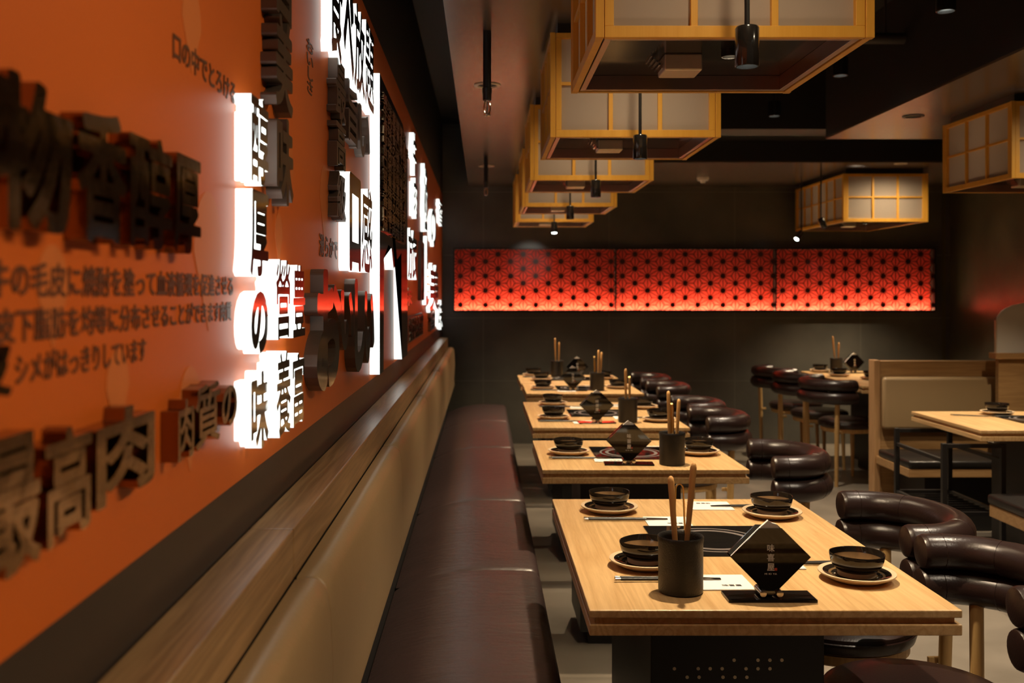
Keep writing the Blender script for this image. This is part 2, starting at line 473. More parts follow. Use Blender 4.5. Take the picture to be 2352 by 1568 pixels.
LN, LC = 'lit_sign_character', 'sign letter'
G1 = 'lit characters of the mellow taste column'
sign('醇', (577, 617, 203, 414), 0.027, LN, 'dense lit white character at the top of the glowing column nearest the paragraph text', LC, G1, MIRR, LIT, 0.020)
sign('厚', (575, 617, 430, 634), 0.027, LN, 'lit white character second from top, directly above the round looping one', LC, G1, MIRR, LIT, 0.026)
sign('の', (577, 616, 668, 818), 0.027, LN, 'round looping lit white character with a red reflection on its dark face', LC, G1, MIRR, LIT, 0.055)
sign('味', (577, 617, 860, 1046), 0.027, LN, 'lit white character at the bottom of the glowing column beside clear letters', LC, G1, MIRR, LIT, 0.036)
G2 = 'lit characters in the two by two block'
sign('營', (634, 667, 594, 781), 0.036, LN, 'lit white character with two flames on top, upper near one of four in a block', LC, G2, MIRR, LIT, 0.018)
sign('豊', (673, 701, 607, 776), 0.036, LN, 'lit white character with tiny windows, upper far one of four in a block', LC, G2, MIRR, LIT, 0.022)
sign('養', (635, 668, 812, 1012), 0.036, LN, 'lit white spiky character, lower near one of four in a block', LC, G2, MIRR, LIT, 0.016)
sign('富', (672, 699, 815, 984), 0.036, LN, 'lit white boxy character, lower far one of four in a block', LC, G2, MIRR, LIT, 0.022)
G3 = 'lit all you can eat characters along the top'
sign('食', (757, 787, -143, 108), 0.027, LN, 'lit white character cut by the picture top, first of the high row', LC, G3, MIRR, LIT, 0.024)
sign('べ', (789, 813, -60, 150), 0.027, LN, 'lit white character of long slanting strokes, second of the high row', LC, G3, MIRR, LIT, 0.050)
sign('放', (814, 838, -8, 196), 0.027, LN, 'lit white character with crossing legs, third of the high row', LC, G3, MIRR, LIT, 0.026)
sign('題', (839, 859, 40, 238), 0.027, LN, 'lit white dense character ending the high row above the tall dark shape', LC, G3, MIRR, LIT, 0.018)
G4 = 'lit mouth feel characters'
sign('口', (803, 829, 392, 621), 0.030, LN, 'lit white hollow rectangular character above the dark curly letters', LC, G4, MIRR, LIT, 0.055)
sign('感', (831, 855, 420, 623), 0.030, LN, 'lit white dense character squeezed between hollow rectangle and tall dark shape', LC, G4, MIRR, LIT, 0.018)
G5 = 'lit characters near the rear corner'
for ch, px, lb in [
    ('牛', (938, 957, 297, 395), 'lit white character high up right after the tall dark shape'),
    ('肉', (940, 958, 402, 495), 'lit white character just below the highest one past the tall dark shape'),
    ('旅', (926, 958, 518, 640), 'lit white slatted character beside the legs of the tall dark shape'),
    ('極', (965, 982, 372, 530), 'tall narrow lit white character at the top of the thin far column'),
    ('上', (970, 983, 540, 700), 'thin lit white character low in the thin far column'),
    ('の', (982, 1001, 470, 560), 'small round lit white character beside the thin far column'),
    ('香', (1001, 1016, 450, 508), 'small lit white character closest to the rear wall, upper one'),
    ('美', (979, 1007, 600, 718), 'broad lit white character low near the rear wall corner'),
    ('味', (1000, 1017, 690, 762), 'small lit white character lowest of all beside the rear wall corner')]:
    sign(ch, px, 0.024, LN, lb, LC, G5, MIRR, LIT, 0.022, wall=True)

DN = 'dark_sign_character'
G6 = 'dark upright characters beside the first lit column'
sign('旨', (634, 673, -215, 20), 0.028, DN, 'dark raised character cut by the picture top in the first dark column', LC, G6, DARKC, GREYC, 0.025)
sign('美', (634, 673, 15, 238), 0.028, DN, 'dark raised character with many bars in the first dark column', LC, G6, DARKC, GREYC, 0.028)
sign('味', (636, 674, 252, 462), 0.028, DN, 'dark raised character lowest in the first dark column behind the dense lit one', LC, G6, DARKC, GREYC, 0.028)
G7 = 'dark upright characters in the second column'
sign('最', (772, 795, 126, 262), 0.024, DN, 'dark raised character at the top of the second dark column', LC, G7, DARKC, GREYC, 0.019)
sign('高', (773, 795, 262, 378), 0.024, DN, 'dark raised character in the middle of the second dark column', LC, G7, DARKC, GREYC, 0.019)
sign('級', (774, 795, 388, 500), 0.024, DN, 'dark raised character at the foot of the second dark column', LC, G7, DARKC, GREYC, 0.019)
G8 = 'dark characters under the high lit row'
sign('旨', (800, 823, 178, 318), 0.022, DN, 'dark raised character under the crossing legs of the high lit row', LC, G8, DARKC, GREYC, 0.019)
sign('い', (826, 850, 235, 352), 0.022, DN, 'dark raised curved character tucked against the tall white edge', LC, G8, DARKC, GREYC, 0.031)
G9 = 'dark curly delicious letters'
sign('お', (728, 784, 615, 908), 0.030, DN, 'largest dark curly letter with a ring and red sheen, first of four', LC, G9, MIRR, GREYC, 0.045)
sign('い', (783, 813, 665, 808), 0.030, DN, 'dark curly letter second of four, behind the ringed one', LC, G9, MIRR, GREYC, 0.06)
sign('し', (815, 838, 640, 860), 0.030, DN, 'tall dark hooked letter third of four, under the hollow lit rectangle', LC, G9, MIRR, GREYC, 0.06)
sign('い', (838, 860, 668, 838), 0.030, DN, 'dark curly letter last of four, touching the tall white edge', LC, G9, MIRR, GREYC, 0.06)
sign('肉', (960, 975, 528, 690), 0.020, DN, 'thin dark raised character standing between lit ones near the rear corner', LC, None, DARKC, GREYC, 0.019, True)

MN = 'polished_letter'
G10 = 'polished bronze characters in the upper row'
def ratio_sign(ch, xl, xr, ra, rb, t, label, group, bold=0.02, front=None):
    d = -(WX + t); Ya = F * d / (PX - xl); Yb = F * d / (PX - xr)
    return wall_char(ch, Ya, Yb, EYE - rb * d, EYE - ra * d, t, MN, label, LC, group, front or CHBR, CHBR, bold)
ratio_sign('物', -25, 168, -0.478, -0.137, 0.022, 'polished bronze character with long curved strokes, first of the upper row', G10, 0.034, CHDK)
ratio_sign('香', 178, 292, -0.485, -0.135, 0.022, 'polished bronze character under a slanting cap, second of the upper row', G10, 0.026, CHDK)
ratio_sign('醇', 298, 396, -0.478, -0.135, 0.022, 'polished bronze dense character, third of the upper row', G10, 0.019, CHDK)
ratio_sign('厚', 400, 462, -0.465, -0.134, 0.022, 'polished bronze character ending the upper row before the lit column', G10, 0.022, CHDK)
G11 = 'polished bronze characters low on the wall'
ratio_sign('最', -40, 95, 0.30, 0.60, 0.022, 'polished bronze character lowest on the wall, first of three', G11, 0.022)
ratio_sign('高', 105, 212, 0.32, 0.59, 0.022, 'polished bronze character low on the wall, second of three', G11, 0.022)
ratio_sign('肉', 222, 356, 0.315, 0.565, 0.022, 'polished bronze character low on the wall, last of three', G11, 0.026)
G12 = 'small polished bronze characters beside the lit column'
ratio_sign('肉', 410, 446, 0.355, 0.555, 0.022, 'small polished bronze character, first of three beside the lowest lit one', G12, 0.019)
ratio_sign('質', 450, 506, 0.325, 0.550, 0.022, 'small polished bronze dense character, middle of three by the lowest lit one', G12, 0.015)
ratio_sign('の', 510, 545, 0.36, 0.52, 0.022, 'small polished bronze looping letter touching the lowest lit one', G12, 0.022)
ratio_sign('皮', -75, 28, 0.09, 0.215, 0.030, 'dark polished character cut by the picture edge beside the paragraph', None, 0.04, CHDK)
sign('味', (926, 946, 660, 704), 0.018, MN, 'tiny polished bronze character under the slatted lit one', LC, None, CHBR, CHBR, 0.02)
sign('旨', (988, 1000, 716, 762), 0.018, MN, 'tiny polished bronze character beside the lowest lit one at the corner', LC, None, CHBR, CHBR, 0.02)

# printed lines (flat lettering stuck on the mural)
def printed(text, px, label, m=PRINT, spacing=1.0, bold=0.022, wall=True):
    Ya, Yb, za, zb = face_box(*px, 0.0, True)
    vs, fs = glyph(text, bold, spacing=spacing, N=30)
    P = placed(vs, Ya, Yb, za, zb, WX - 0.0005, WX + 0.0012)
    o = MB().add(P, fs).build('printed_text', m)
    return tag(o, label, 'wall lettering')
printed('牛の毛皮に焼酎を塗って血液循環を促進させる', (-28, 534, 591, 684), 'brown printed sentence, top line of the paragraph on the orange wall')
printed('皮下脂肪を均等に分布させることができます肉質', (-12, 530, 708, 792), 'brown printed sentence, middle line of the paragraph on the orange wall')
printed('シメがはっきりしています', (34, 334, 812, 886), 'short brown printed sentence, bottom line of the paragraph on the orange wall')
printed('口の中でとろける', (396, 540, 68, 134), 'small brown printed line above the lit column near the picture top')
printed('お\nい\nし\nさ', (704, 719, 82, 208), 'tiny brown vertical printed column beside the dark bars', spacing=0.95)
printed('滑らかで', (733, 775, 535, 588), 'tiny brown printed word beside the hollow lit rectangle')

# giant two legged shape with glowing edge and relief of small lettering
t = 0.034; d = -(WX + t)
gy = lambda x: F * d / (PX - x)
gz = lambda r: EYE + r * d
YL, YR = gy(872), gy(936)
poly = [(YL, gz(-0.777)), (gy(881), gz(-0.777)), (gy(882), gz(0.36)), (gy(892), gz(0.52)), (gy(899), gz(0.50)), (gy(904), gz(0.27)), (gy(912), gz(0.40)), (gy(922), gz(0.50)),
        (gy(923), gz(-0.80)), (YR, gz(-0.80)), (YR, gz(1.85)), (gy(925), gz(2.10)), (YL, gz(2.13))]
big = thing('giant_sign_character', 'giant dark two legged character with glowing white edges and small relief lettering', LC, (WX, YL, gz(0)))
def tri_face(poly, x):
    bm = bmesh.new(); vs = [bm.verts.new((x, p[0], p[1])) for p in poly]; f = bm.faces.new(vs)
    bmesh.ops.triangulate(bm, faces=[f]); return bm
off = Matrix.Translation(-Vector(big.location))
mb = MB(); bm = tri_face(poly, WX + t); mb.addbm(bm, off); bm.free(); mb.build('face', MIRR, big)
mb = MB(); n = len(poly)
for i in range(n):
    a, c = poly[i], poly[(i + 1) % n]
    mb.add([off @ Vector((WX, a[0], a[1])), off @ Vector((WX + t, a[0], a[1])), off @ Vector((WX + t, c[0], c[1])), off @ Vector((WX, c[0], c[1]))], [(0, 1, 2, 3)])
mb.build('returns', LIT, big)
words_ = ['美味香醇厚肉', '牛肉営養豊富味', '香味食口感醇', '旨味の極上牛', '食放題美味肉', '口感香醇厚味', '営養豊富食肉', '美味牛肉極上', '香醇の味旨肉', '口福美味食感', '極上肉味香美']
vs, fs = glyph('\n'.join(words_), 0.02, spacing=0.92, N=26)
P = placed(vs, YL + 0.04, YR - 0.03, gz(0.62), gz(2.00), WX + t, WX + t + 0.008)
MB().add([off @ p for p in P], fs).build('relief_lettering', CHBR, big)
# low dark plaque
Ya, Yb, za, zb = face_box(927, 972, 728, 792, 0.02, True)
pl = thing('wall_plaque', 'dark bronze rounded plaque covered in small relief lettering above the bench ledge', 'plaque', (WX, (Ya + Yb) / 2, (za + zb) / 2))
o2 = Vector(pl.location)
MB().box(Vector((WX - 0.001, Ya, za)) - o2, Vector((WX + 0.02, Yb, zb)) - o2, 0.008).build('board', DARKC, pl)
vs, fs = glyph('美味牛肉\n香醇厚味\n食口感旨', 0.02, spacing=0.92, N=26)
MB().add([p - o2 for p in placed(vs, Ya + 0.05, Yb - 0.05, za + 0.01, zb - 0.01, WX + 0.019, WX + 0.025)], fs).build('relief_lettering', CHBR, pl)

# ============================================================ BENCH
bench = thing('wall_bench', 'long bench under the orange wall with dark leather seat and beige back cushions', 'bench', (0, 3, 0))
BO = Vector((0, 3, 0)); BEND = 8.85
def bx(lo, hi, bev, name, m, par, org): return MB().box(Vector(lo) - org, Vector(hi) - org, bev).build(name, m, par)
bx((-0.36, Y0, 0.0), (0.14, BEND - 0.05, 0.345), 0, 'plinth', BLACKP, bench, BO)
bx((WX + 0.001, Y0, 0.345), (-0.3165, BEND, 0.9535), 0, 'backboard', BLACKP, bench, BO)
seams = [Y0, 0.95, 2.30, 3.545, 4.74, 6.37, 7.70, BEND]
def profile_run(prof, y0, y1, e=0.012, g=0.95):
    """Extrude an (x, z) profile along y with softened ends."""
    cx = sum(p[0] for p in prof) / len(prof); cz = sum(p[1] for p in prof) / len(prof)
    ys = [(y0, g), (y0 + e * 0.4, 1 - (1 - g) * 0.35), (y0 + e, 1.0)]
    k = max(2, int((y1 - y0) / 0.1))
    ys += [(y0 + e + (y1 - y0 - 2 * e) * i / k, 1.0) for i in range(1, k)]
    ys += [(y1 - e, 1.0), (y1 - e * 0.4, 1 - (1 - g) * 0.35), (y1, g)]
    mb = MB(); mb.round = True; n = len(prof); vs = []; fs = []
    for y, s in ys:
        vs += [Vector((cx + (p[0] - cx) * (1 - (1 - s) * 0.25), y, cz + (p[1] - cz) * s)) for p in prof]
    for r in range(len(ys) - 1):
        for i in range(n):
            j = (i + 1) % n
            fs.append((r * n + i, r * n + j, (r + 1) * n + j, (r + 1) * n + i))
    fs.append(tuple(range(n - 1, -1, -1))); fs.append(tuple(range((len(ys) - 1) * n, len(ys) * n)))
    return mb.add(vs, fs)
def arc(cx, cz, r, a0, a1, n=6): return [(cx + r * math.cos(math.radians(a0 + (a1 - a0) * i / n)), cz + r * math.sin(math.radians(a0 + (a1 - a0) * i / n))) for i in range(n + 1)]
seatp = [(-0.314, 0.347), (-0.314, 0.375), (-0.285, 0.392), (-0.23, 0.415), (-0.16, 0.434), (-0.08, 0.446), (0.0, 0.4515), (0.10, 0.4505)] + arc(0.165, 0.410, 0.038, 85, -10, 6) + [(0.200, 0.36), (0.185, 0.347)]
for a, c in zip(seams, seams[1:]):
    o = profile_run(seatp, a + 0.001, c - 0.001, 0.022, 0.80); o.v = [Vector(v) - BO for v in o.v]; o.build('seat_cushion', SEATL, bench)
backp = [(-0.313, 0.60), (-0.313, 0.950)] + [(-0.312, 0.9545)] + arc(-0.288, 0.928, 0.030, 115, 10, 7) + [(-0.254, 0.90), (-0.250, 0.80), (-0.258, 0.66)] + arc(-0.276, 0.625, 0.022, 0, -80, 4)
bseams = [Y0, 0.35, 1.66, 3.10, 4.60, 6.10, 7.55, BEND]
for a, c in zip(bseams, bseams[1:]):
    o = profile_run(backp, a + 0.0008, c - 0.0008, 0.008); o.v = [Vector(v) - BO for v in o.v]; o.build('back_cushion', BEIGE, bench)
for a, c in zip([Y0, 1.655, 5.2], [1.652, 5.197, BEND + 0.08]):
    bx((WX + 0.001, a, 0.954), (-0.315, c, 1.038), 0.0025, 'ledge_board', LEDGE, bench, BO)

# ============================================================ HANGING LANTERN HOODS
def lantern(name, label, group, x0, x1, y0, y1, cols, sidecols, light=True):
    z0, z1 = 2.015, 2.408
    cx, cy = (x0 + x1) / 2, (y0 + y1) / 2
    L = thing(name, label, 'lantern', (cx, cy, z0), 0, group)
    hx, hy, h = (x1 - x0) / 2, (y1 - y0) / 2, z1 - z0
    pw = 0.020
    for sx in (-1, 1):
        for sy in (-1, 1):
            MB().box((sx * hx - (pw if sx > 0 else 0), sy * hy - (pw if sy > 0 else 0), 0), (sx * hx + (pw if sx < 0 else 0), sy * hy + (pw if sy < 0 else 0), h), 0.0015).build('corner_post', AMBER, L)
    def side(w, n, place):
        """One panel frame of width w with n bays, built in local (u, v, depth)."""
        fr = MB(); mu = MB(); pa = MB()
        def bb(B, u0, u1, v0, v1, d0, d1, bev=0.001):
            pts = [place(u, v, dd) for u in (u0, u1) for v in (v0, v1) for dd in (d0, d1)]
            lo = [min(p[i] for p in pts) for i in range(3)]; hi = [max(p[i] for p in pts) for i in range(3)]
            B.box(lo, hi, bev)
        w2 = w / 2
        bb(fr, -w2, w2, 0.001, 0.028, 0.002, 0.020); bb(fr, -w2, w2, h - 0.022, h - 0.001, 0.002, 0.020)
        bb(fr, -w2, -w2 + 0.021, 0.028, h - 0.022, 0.002, 0.020); bb(fr, w2 - 0.021, w2, 0.028, h - 0.022, 0.002, 0.020)
        for k in range(1, n):
            u = -w2 + 0.021 + (w - 0.042) * k / n
            bb(mu, u - 0.008, u + 0.008, 0.026, h - 0.020, 0.004, 0.018)
        bb(mu, -w2 + 0.019, w2 - 0.019, h * 0.515 - 0.006, h * 0.515 + 0.006, 0.005, 0.017)
        bb(pa, -w2 + 0.012, w2 - 0.012, 0.018, h - 0.014, 0.0185, 0.0198, 0)
        fr.build('panel_frame', AMBER, L); mu.build('muntin', AMBER, L); pa.build('paper_panel', SHOJI, L)
    wx, wy = x1 - x0 - 2 * pw - 0.003, y1 - y0 - 2 * pw - 0.003
    side(wx, cols, lambda u, v, d: (u, -hy + d, v)); side(wx, cols, lambda u, v, d: (u, hy - d, v))
    side(wy, sidecols, lambda u, v, d: (-hx + d, u, v)); side(wy, sidecols, lambda u, v, d: (hx - d, u, v))
    li = MB(); a, c = 0.024, 0.040
    for lo, hi in [((-hx + a, -hy + a, 0.003), (-hx + c, hy - a, 0.045)), ((hx - c, -hy + a, 0.003), (hx - a, hy - a, 0.045)), ((-hx + c, -hy + a, 0.003), (hx - c, -hy + c, 0.045)), ((-hx + c, hy - c, 0.003), (hx - c, hy - a, 0.045))]:
        li.box(lo, hi, 0.001)
    li.build('metal_liner', COPPER, L)
    MB().box((-hx + a, -hy + a, 0.045), (hx - a, hy - a, 0.052)).build('smoked_panel', SMOKE, L)
    MB().box((-hx + 0.03, -hy + 0.03, h), (hx - 0.03, hy - 0.03, SOF - z0 + 0.001)).build('ceiling_mount', BLACKM, L)
    # extraction duct hanging inside
    du = MB(); k = min(1.0, hx / 0.32)
    du.box((-0.100 * k, 0.02, 0.002), (0.000, 0.12, 0.0455), 0.004)
    ob = du.build('exhaust_duct', STEEL, L)
    rb = MB()
    for q in range(5):
        rb.box((-0.135 * k + q * 0.008, 0.025 + q * 0.004, 0.040 - q * 0.007), (-0.131 * k + q * 0.008, 0.118, 0.046 - q * 0.007))
    rb.build('rib', CHROME, ob)
    # recessed lamp in the smoked panel that lights the table
    dl = MB().lathe([(0.021, 0.046), (0.021, 0.024), (0.023, 0.024), (0.023, 0.046)], 24, c=(0.06, -0.03, 0)).build('hood_light', BLACKM, L)
    MB().lathe([(0, 0.0440), (0.0212, 0.0440), (0.0212, 0.0455), (0, 0.0455)], 20, c=(0.06, -0.03, 0)).build('lens', LENSW, dl)
    lamp('hood_beam', 'SPOT', (0.06, -0.03, 0.038), K_HOOD * (1.6 if sidecols > 3 else 1), (1.0, 0.79, 0.52), L, spot_size=math.radians(100), spot_blend=0.9, shadow_soft_size=0.018)
    lamp('lantern_lamp', 'POINT', (0, 0, 0.22), K_LANTERN, (1.0, 0.80, 0.58), L, shadow_soft_size=0.06)
    return L
GL = 'shoji lantern hoods in the row over the bench tables'
lx0, lx1 = 0.257, 0.897
for (yn, x0), lb in zip([(2.28, 0.257), (3.73, 0.251), (5.15, 0.242), (6.71, 0.262), (8.13, 0.262)],
    ['amber wood and paper lantern cut by the picture top over the front table', 'amber wood and paper lantern hood second along the bench row', 'amber wood and paper lantern hood third along the bench row',
     'amber wood and paper lantern hood fourth along the bench row', 'amber wood and paper lantern hood last in the bench row by the rear wall']):
    lantern('shoji_lantern', lb, GL, x0, x0 + 0.64, yn, yn + 0.64, 3, 3)
GLR = 'shoji lantern hoods over the tables across the aisle'
lantern('shoji_lantern', 'amber paper lantern over the booth table, cut by the picture edge', GLR, 2.68, 3.40, 5.05, 5.81, 3, 3)
lantern('shoji_lantern', 'long amber paper lantern over the far table with bar stools', GLR, 2.93, 3.62, 8.10, 9.35, 3, 6)

# ============================================================ PENDANT SPOTS
def pendant(x, y, z, label, group, tilt=(0, 0), energy=K_SPOT, lens=LENS, ctop=SOF, col=(1.0, 0.79, 0.54), size=84, L=0.084, r=0.0255, deep=0.018):
    P = thing('pendant_spotlight', label, 'spotlight', (x, y, z + L), 0, group)
    MB().cyl((0, 0, 0.0), (0, 0, ctop - z - L + 0.001), 0.0058, n=10).build('rod', BLACKM, P)
    R = Matrix.Rotation(tilt[0], 4, 'X') @ Matrix.Rotation(tilt[1], 4, 'Y')
    MB().lathe([(0.0, 0.004), (r * 0.9, 0.002), (r, -0.002), (r, -L + 0.001), (r * 0.97, -L), (r * 0.86, -L), (r * 0.80, -L + deep + 0.004), (0, -L + deep + 0.004)], 28, M=R).build('housing', PHOUS, P)
    MB().lathe([(0, -L + deep), (r * 0.80, -L + deep), (r * 0.80, -L + deep + 0.003), (0, -L + deep + 0.003)], 20, M=R).build('lens', lens, P)
    e = Matrix(R)
    lo = R @ Vector((0, 0, -L + min(0.010, deep - 0.006)))
    l = lamp('spot_beam', 'SPOT', lo, energy, col, P, rot=e.to_euler(), spot_size=math.radians(size), spot_blend=0.8, shadow_soft_size=0.012)
    return P
def spill(P, to, energy, col):
    """Stray light from a lit lamp onto the wall beside it."""
    q = Vector(P.location); a = Vector((0, 0, -0.10)); d = (Vector(to) - q - a).normalized()
    lamp('stray_beam', 'SPOT', a + d * 0.03, energy, col, P, rot=d.to_track_quat('-Z', 'Y').to_euler(), spot_size=math.radians(20), spot_blend=1.0, shadow_soft_size=0.01)
GS = 'black pendant spotlights hanging before the lanterns'
for (x, y, tl, en), lb in zip([(0.567, 2.14, 0, 1), (0.567, 3.60, 0, 1), (0.567, 5.02, 0, 1), (0.567, 6.50, 0, 1), (0.567, 7.96, -0.12, 3)],
    ['black pendant spotlight hanging before the lantern over the front table', 'black pendant spotlight hanging before the second lantern of the bench row', 'black pendant spotlight hanging before the third lantern of the bench row',
     'black pendant spotlight hanging before the fourth lantern of the bench row', 'lit black pendant spotlight before the last lantern by the rear wall']):
    P = pendant(x, y, 1.916, lb, GS, (tl, 0), K_SPOT * en, deep=(-0.004 if en > 2 else 0.018))
    if en > 2: spill(P, (0.44, 9.45, 1.70), 16.0, (1.0, 0.92, 0.78))
pendant(2.72, 8.02, 1.955, 'black tilted pendant spotlight crossing the long lantern over the far table', None, (-0.1, -0.30), K_SPOT * 0.8)
P = pendant(2.86, 8.95, 1.90, 'lit tilted pendant spotlight at the far corner of the long lantern', None, (-0.35, 0.65), K_SPOT * 0.8, deep=-0.004)
spill(P, (3.16, 9.45, 1.66), 2.5, (1.0, 0.80, 0.85))
pendant(2.95, 4.85, 1.916, 'black pendant spotlight over the booth table beyond the picture edge', None, (0.2, 0), K_SPOT * 0.8)
GD = 'ceiling spots over the aisle'
for y, lb in [(1.6, 'ceiling spot over the aisle beyond the front lantern'), (2.95, 'ceiling spot over the aisle hidden above the front lantern'), (4.24, 'ceiling spot over the aisle beside the front lantern corner'),
              (5.49, 'small black ceiling spot with white lens, nearer of two over the aisle'), (6.74, 'small black ceiling spot with white lens, farther of two over the aisle')]:
    pendant(1.97, y, 2.63, lb, GD, (0, 0), K_AISLE, ctop=CEIL, size=80, col=(1.0, 0.83, 0.62), L=0.10, r=0.040)

# sprinklers under the taupe soffit
for x, y, lb, dz in [(0.015, 3.87, 'black fire sprinkler drop hanging from the soffit, nearer of two', 0.27), (0.020, 7.37, 'black fire sprinkler drop hanging from the soffit, farther of two', 0.235)]:
    s = thing('fire_sprinkler', lb, 'sprinkler', (x, y, SOF), 0, 'fire sprinklers under the soffit')
    MB().lathe([(0.016, 0.001), (0.016, -dz + 0.05), (0.0185, -dz + 0.048), (0.0185, -dz + 0.03), (0.017, -dz + 0.028), (0.017, -dz), (0.0, -dz)], 20).build('drop_pipe', BLACKM, s)
    y_ = MB(); y_.tube([(0.006 * math.cos(a) * 2.0, 0, -dz - 0.028 + 0.030 * math.sin(a)) for a in [2 * PI * i / 20 for i in range(20)]], 0.0030, 8, closed=True)
    y_.lathe([(0, -dz - 0.056), (0.014, -dz - 0.056), (0.014, -dz - 0.059), (0, -dz - 0.059)], 16)
    y_.build('yoke', CHROME, s)
    MB().lathe([(0, -dz), (0.004, -dz - 0.004), (0.004, -dz - 0.05), (0, -dz - 0.056)], 10).build('bulb', GLASS, s)
def ring_fixture(name, x, y, lb, r=0.065):
    g = thing(name, lb, 'downlight', (x, y, SOF), 0)
    MB().lathe([(r * 0.70, -0.001), (r * 0.74, -0.006), (r, -0.004), (r, 0.001), (r * 0.70, 0.001)], 32).build('rim', BLACKM if 'dark' in lb else STEEL, g)
    MB().lathe([(0, -0.0008), (r * 0.71, -0.0008), (r * 0.71, 0.002), (0, 0.002)], 28).build('recess', BLACKP, g)
    return g
ring_fixture('real_or_added_downlight', 0.02, 4.87, 'steel rimmed recessed downlight behind the nearer sprinkler')
ring_fixture('real_or_added_downlight', 0.025, 7.95, 'steel rimmed recessed downlight behind the farther sprinkler')
for y in (-1.0, 0.1, 1.2, 2.2):
    g = ring_fixture('real_or_added_downlight', 0.02, y, {-1.0: 'added unlit steel rimmed ring over the bench start, behind the viewer', 0.1: 'added unlit steel rimmed ring above the viewer', 1.2: 'added unlit steel rimmed ring above the paragraph text', 2.2: 'added unlit steel rimmed ring above the first lit column'}[y])  # added rings without any beam, they do not wash the wall
for y, ty, lb in [(-0.7, -0.2, 'added ceiling spot brightening the orange wall from behind the viewer'), (0.35, 0.75, 'added ceiling spot brightening the paragraph text on the orange wall'), (1.3, 1.7, 'added ceiling spot brightening the orange wall around the lit column')]:
    a = math.atan2(1.97 - WX, 2.53 - 1.28)
    pendant(1.97, y, 2.63, lb, GD, (0, a), K_WASH, ctop=CEIL, size=64, col=(1.0, 0.76, 0.48), L=0.10, r=0.040)  # added spots out of view, put in to brighten the orange wall
g = ring_fixture('real_or_added_downlight', 0.62, 0.95, 'added unseen downlight brightening the table mirrored in the front napkin holder', 0.05)
lamp('added_fill_beam', 'SPOT', (0, 0, -0.010), 70.0, (1.0, 0.79, 0.52), g, spot_size=math.radians(48), spot_blend=0.7, shadow_soft_size=0.03)  # added lamp, brightens the out-of-view table so the holder reflects it
for x, y, lb in [(0.58, 1.85, 'added fill downlight in the soffit before the front lantern'), (0.58, 3.33, 'added fill downlight in the soffit behind the front lantern'), (0.58, 4.76, 'added fill downlight in the soffit behind the second lantern'),
                 (0.58, 6.25, 'added fill downlight in the soffit behind the third lantern'), (0.58, 7.74, 'added fill downlight in the soffit behind the fourth lantern'), (3.05, 4.60, 'added fill downlight in the soffit before the booth lantern'), (3.27, 7.80, 'added fill downlight in the soffit before the long lantern')]:
    g = ring_fixture('real_or_added_downlight', x, y, lb, 0.05)
    lamp('added_fill_beam', 'SPOT', (0, 0, -0.010), K_GAP * (1.8 if x > 2 else 1.0), (1.0, 0.76, 0.47), g, spot_size=math.radians(165), spot_blend=1.0, shadow_soft_size=0.03)  # added fill lamps that brighten the lantern fronts, not existing fixtures
ring_fixture('real_or_added_downlight', 2.47, 5.72, 'dark recessed downlight in the orange tinted soffit beside the booth lantern', 0.06)
sm = thing('smoke_detector', 'small white smoke detector on the rear soffit beside the lantern row', 'smoke detector', (1.93, 8.75, SOF))
MB().lathe([(0, -0.045), (0.02, -0.045), (0.024, -0.03), (0.045, -0.026), (0.052, -0.01), (0.052, 0.001), (0, 0.001)], 24).build('dome', PAPERN, sm)
for p0, p1, r, lb in [((1.25, 2.0, 2.88), (1.95, 3.9, 2.88), 0.03, 'dark ceiling pipe above the aisle beside the front lantern'), ((1.2, 4.0, 2.85), (1.75, 6.1, 2.85), 0.025, 'dark ceiling pipe running beside the second lantern'),
                  ((1.6, 5.35, 2.80), (2.26, 5.35, 2.80), 0.03, 'dark ceiling pipe running behind the nearer aisle spot')]:
    pp = MB().cyl(p0, p1, r, n=14); 
    for q in (0.15, 0.85):
        m_ = Vector(p0).lerp(Vector(p1), q); pp.box((m_.x - 0.006, m_.y - 0.006, m_.z), (m_.x + 0.006, m_.y + 0.006, CEIL + 0.001))
    tag(pp.build('ceiling_pipe', mat('pipe_grey', (0.05, 0.04, 0.035), 0.5) if 'pipe_grey' not in MATS else MATS['pipe_grey']), lb, 'pipe')

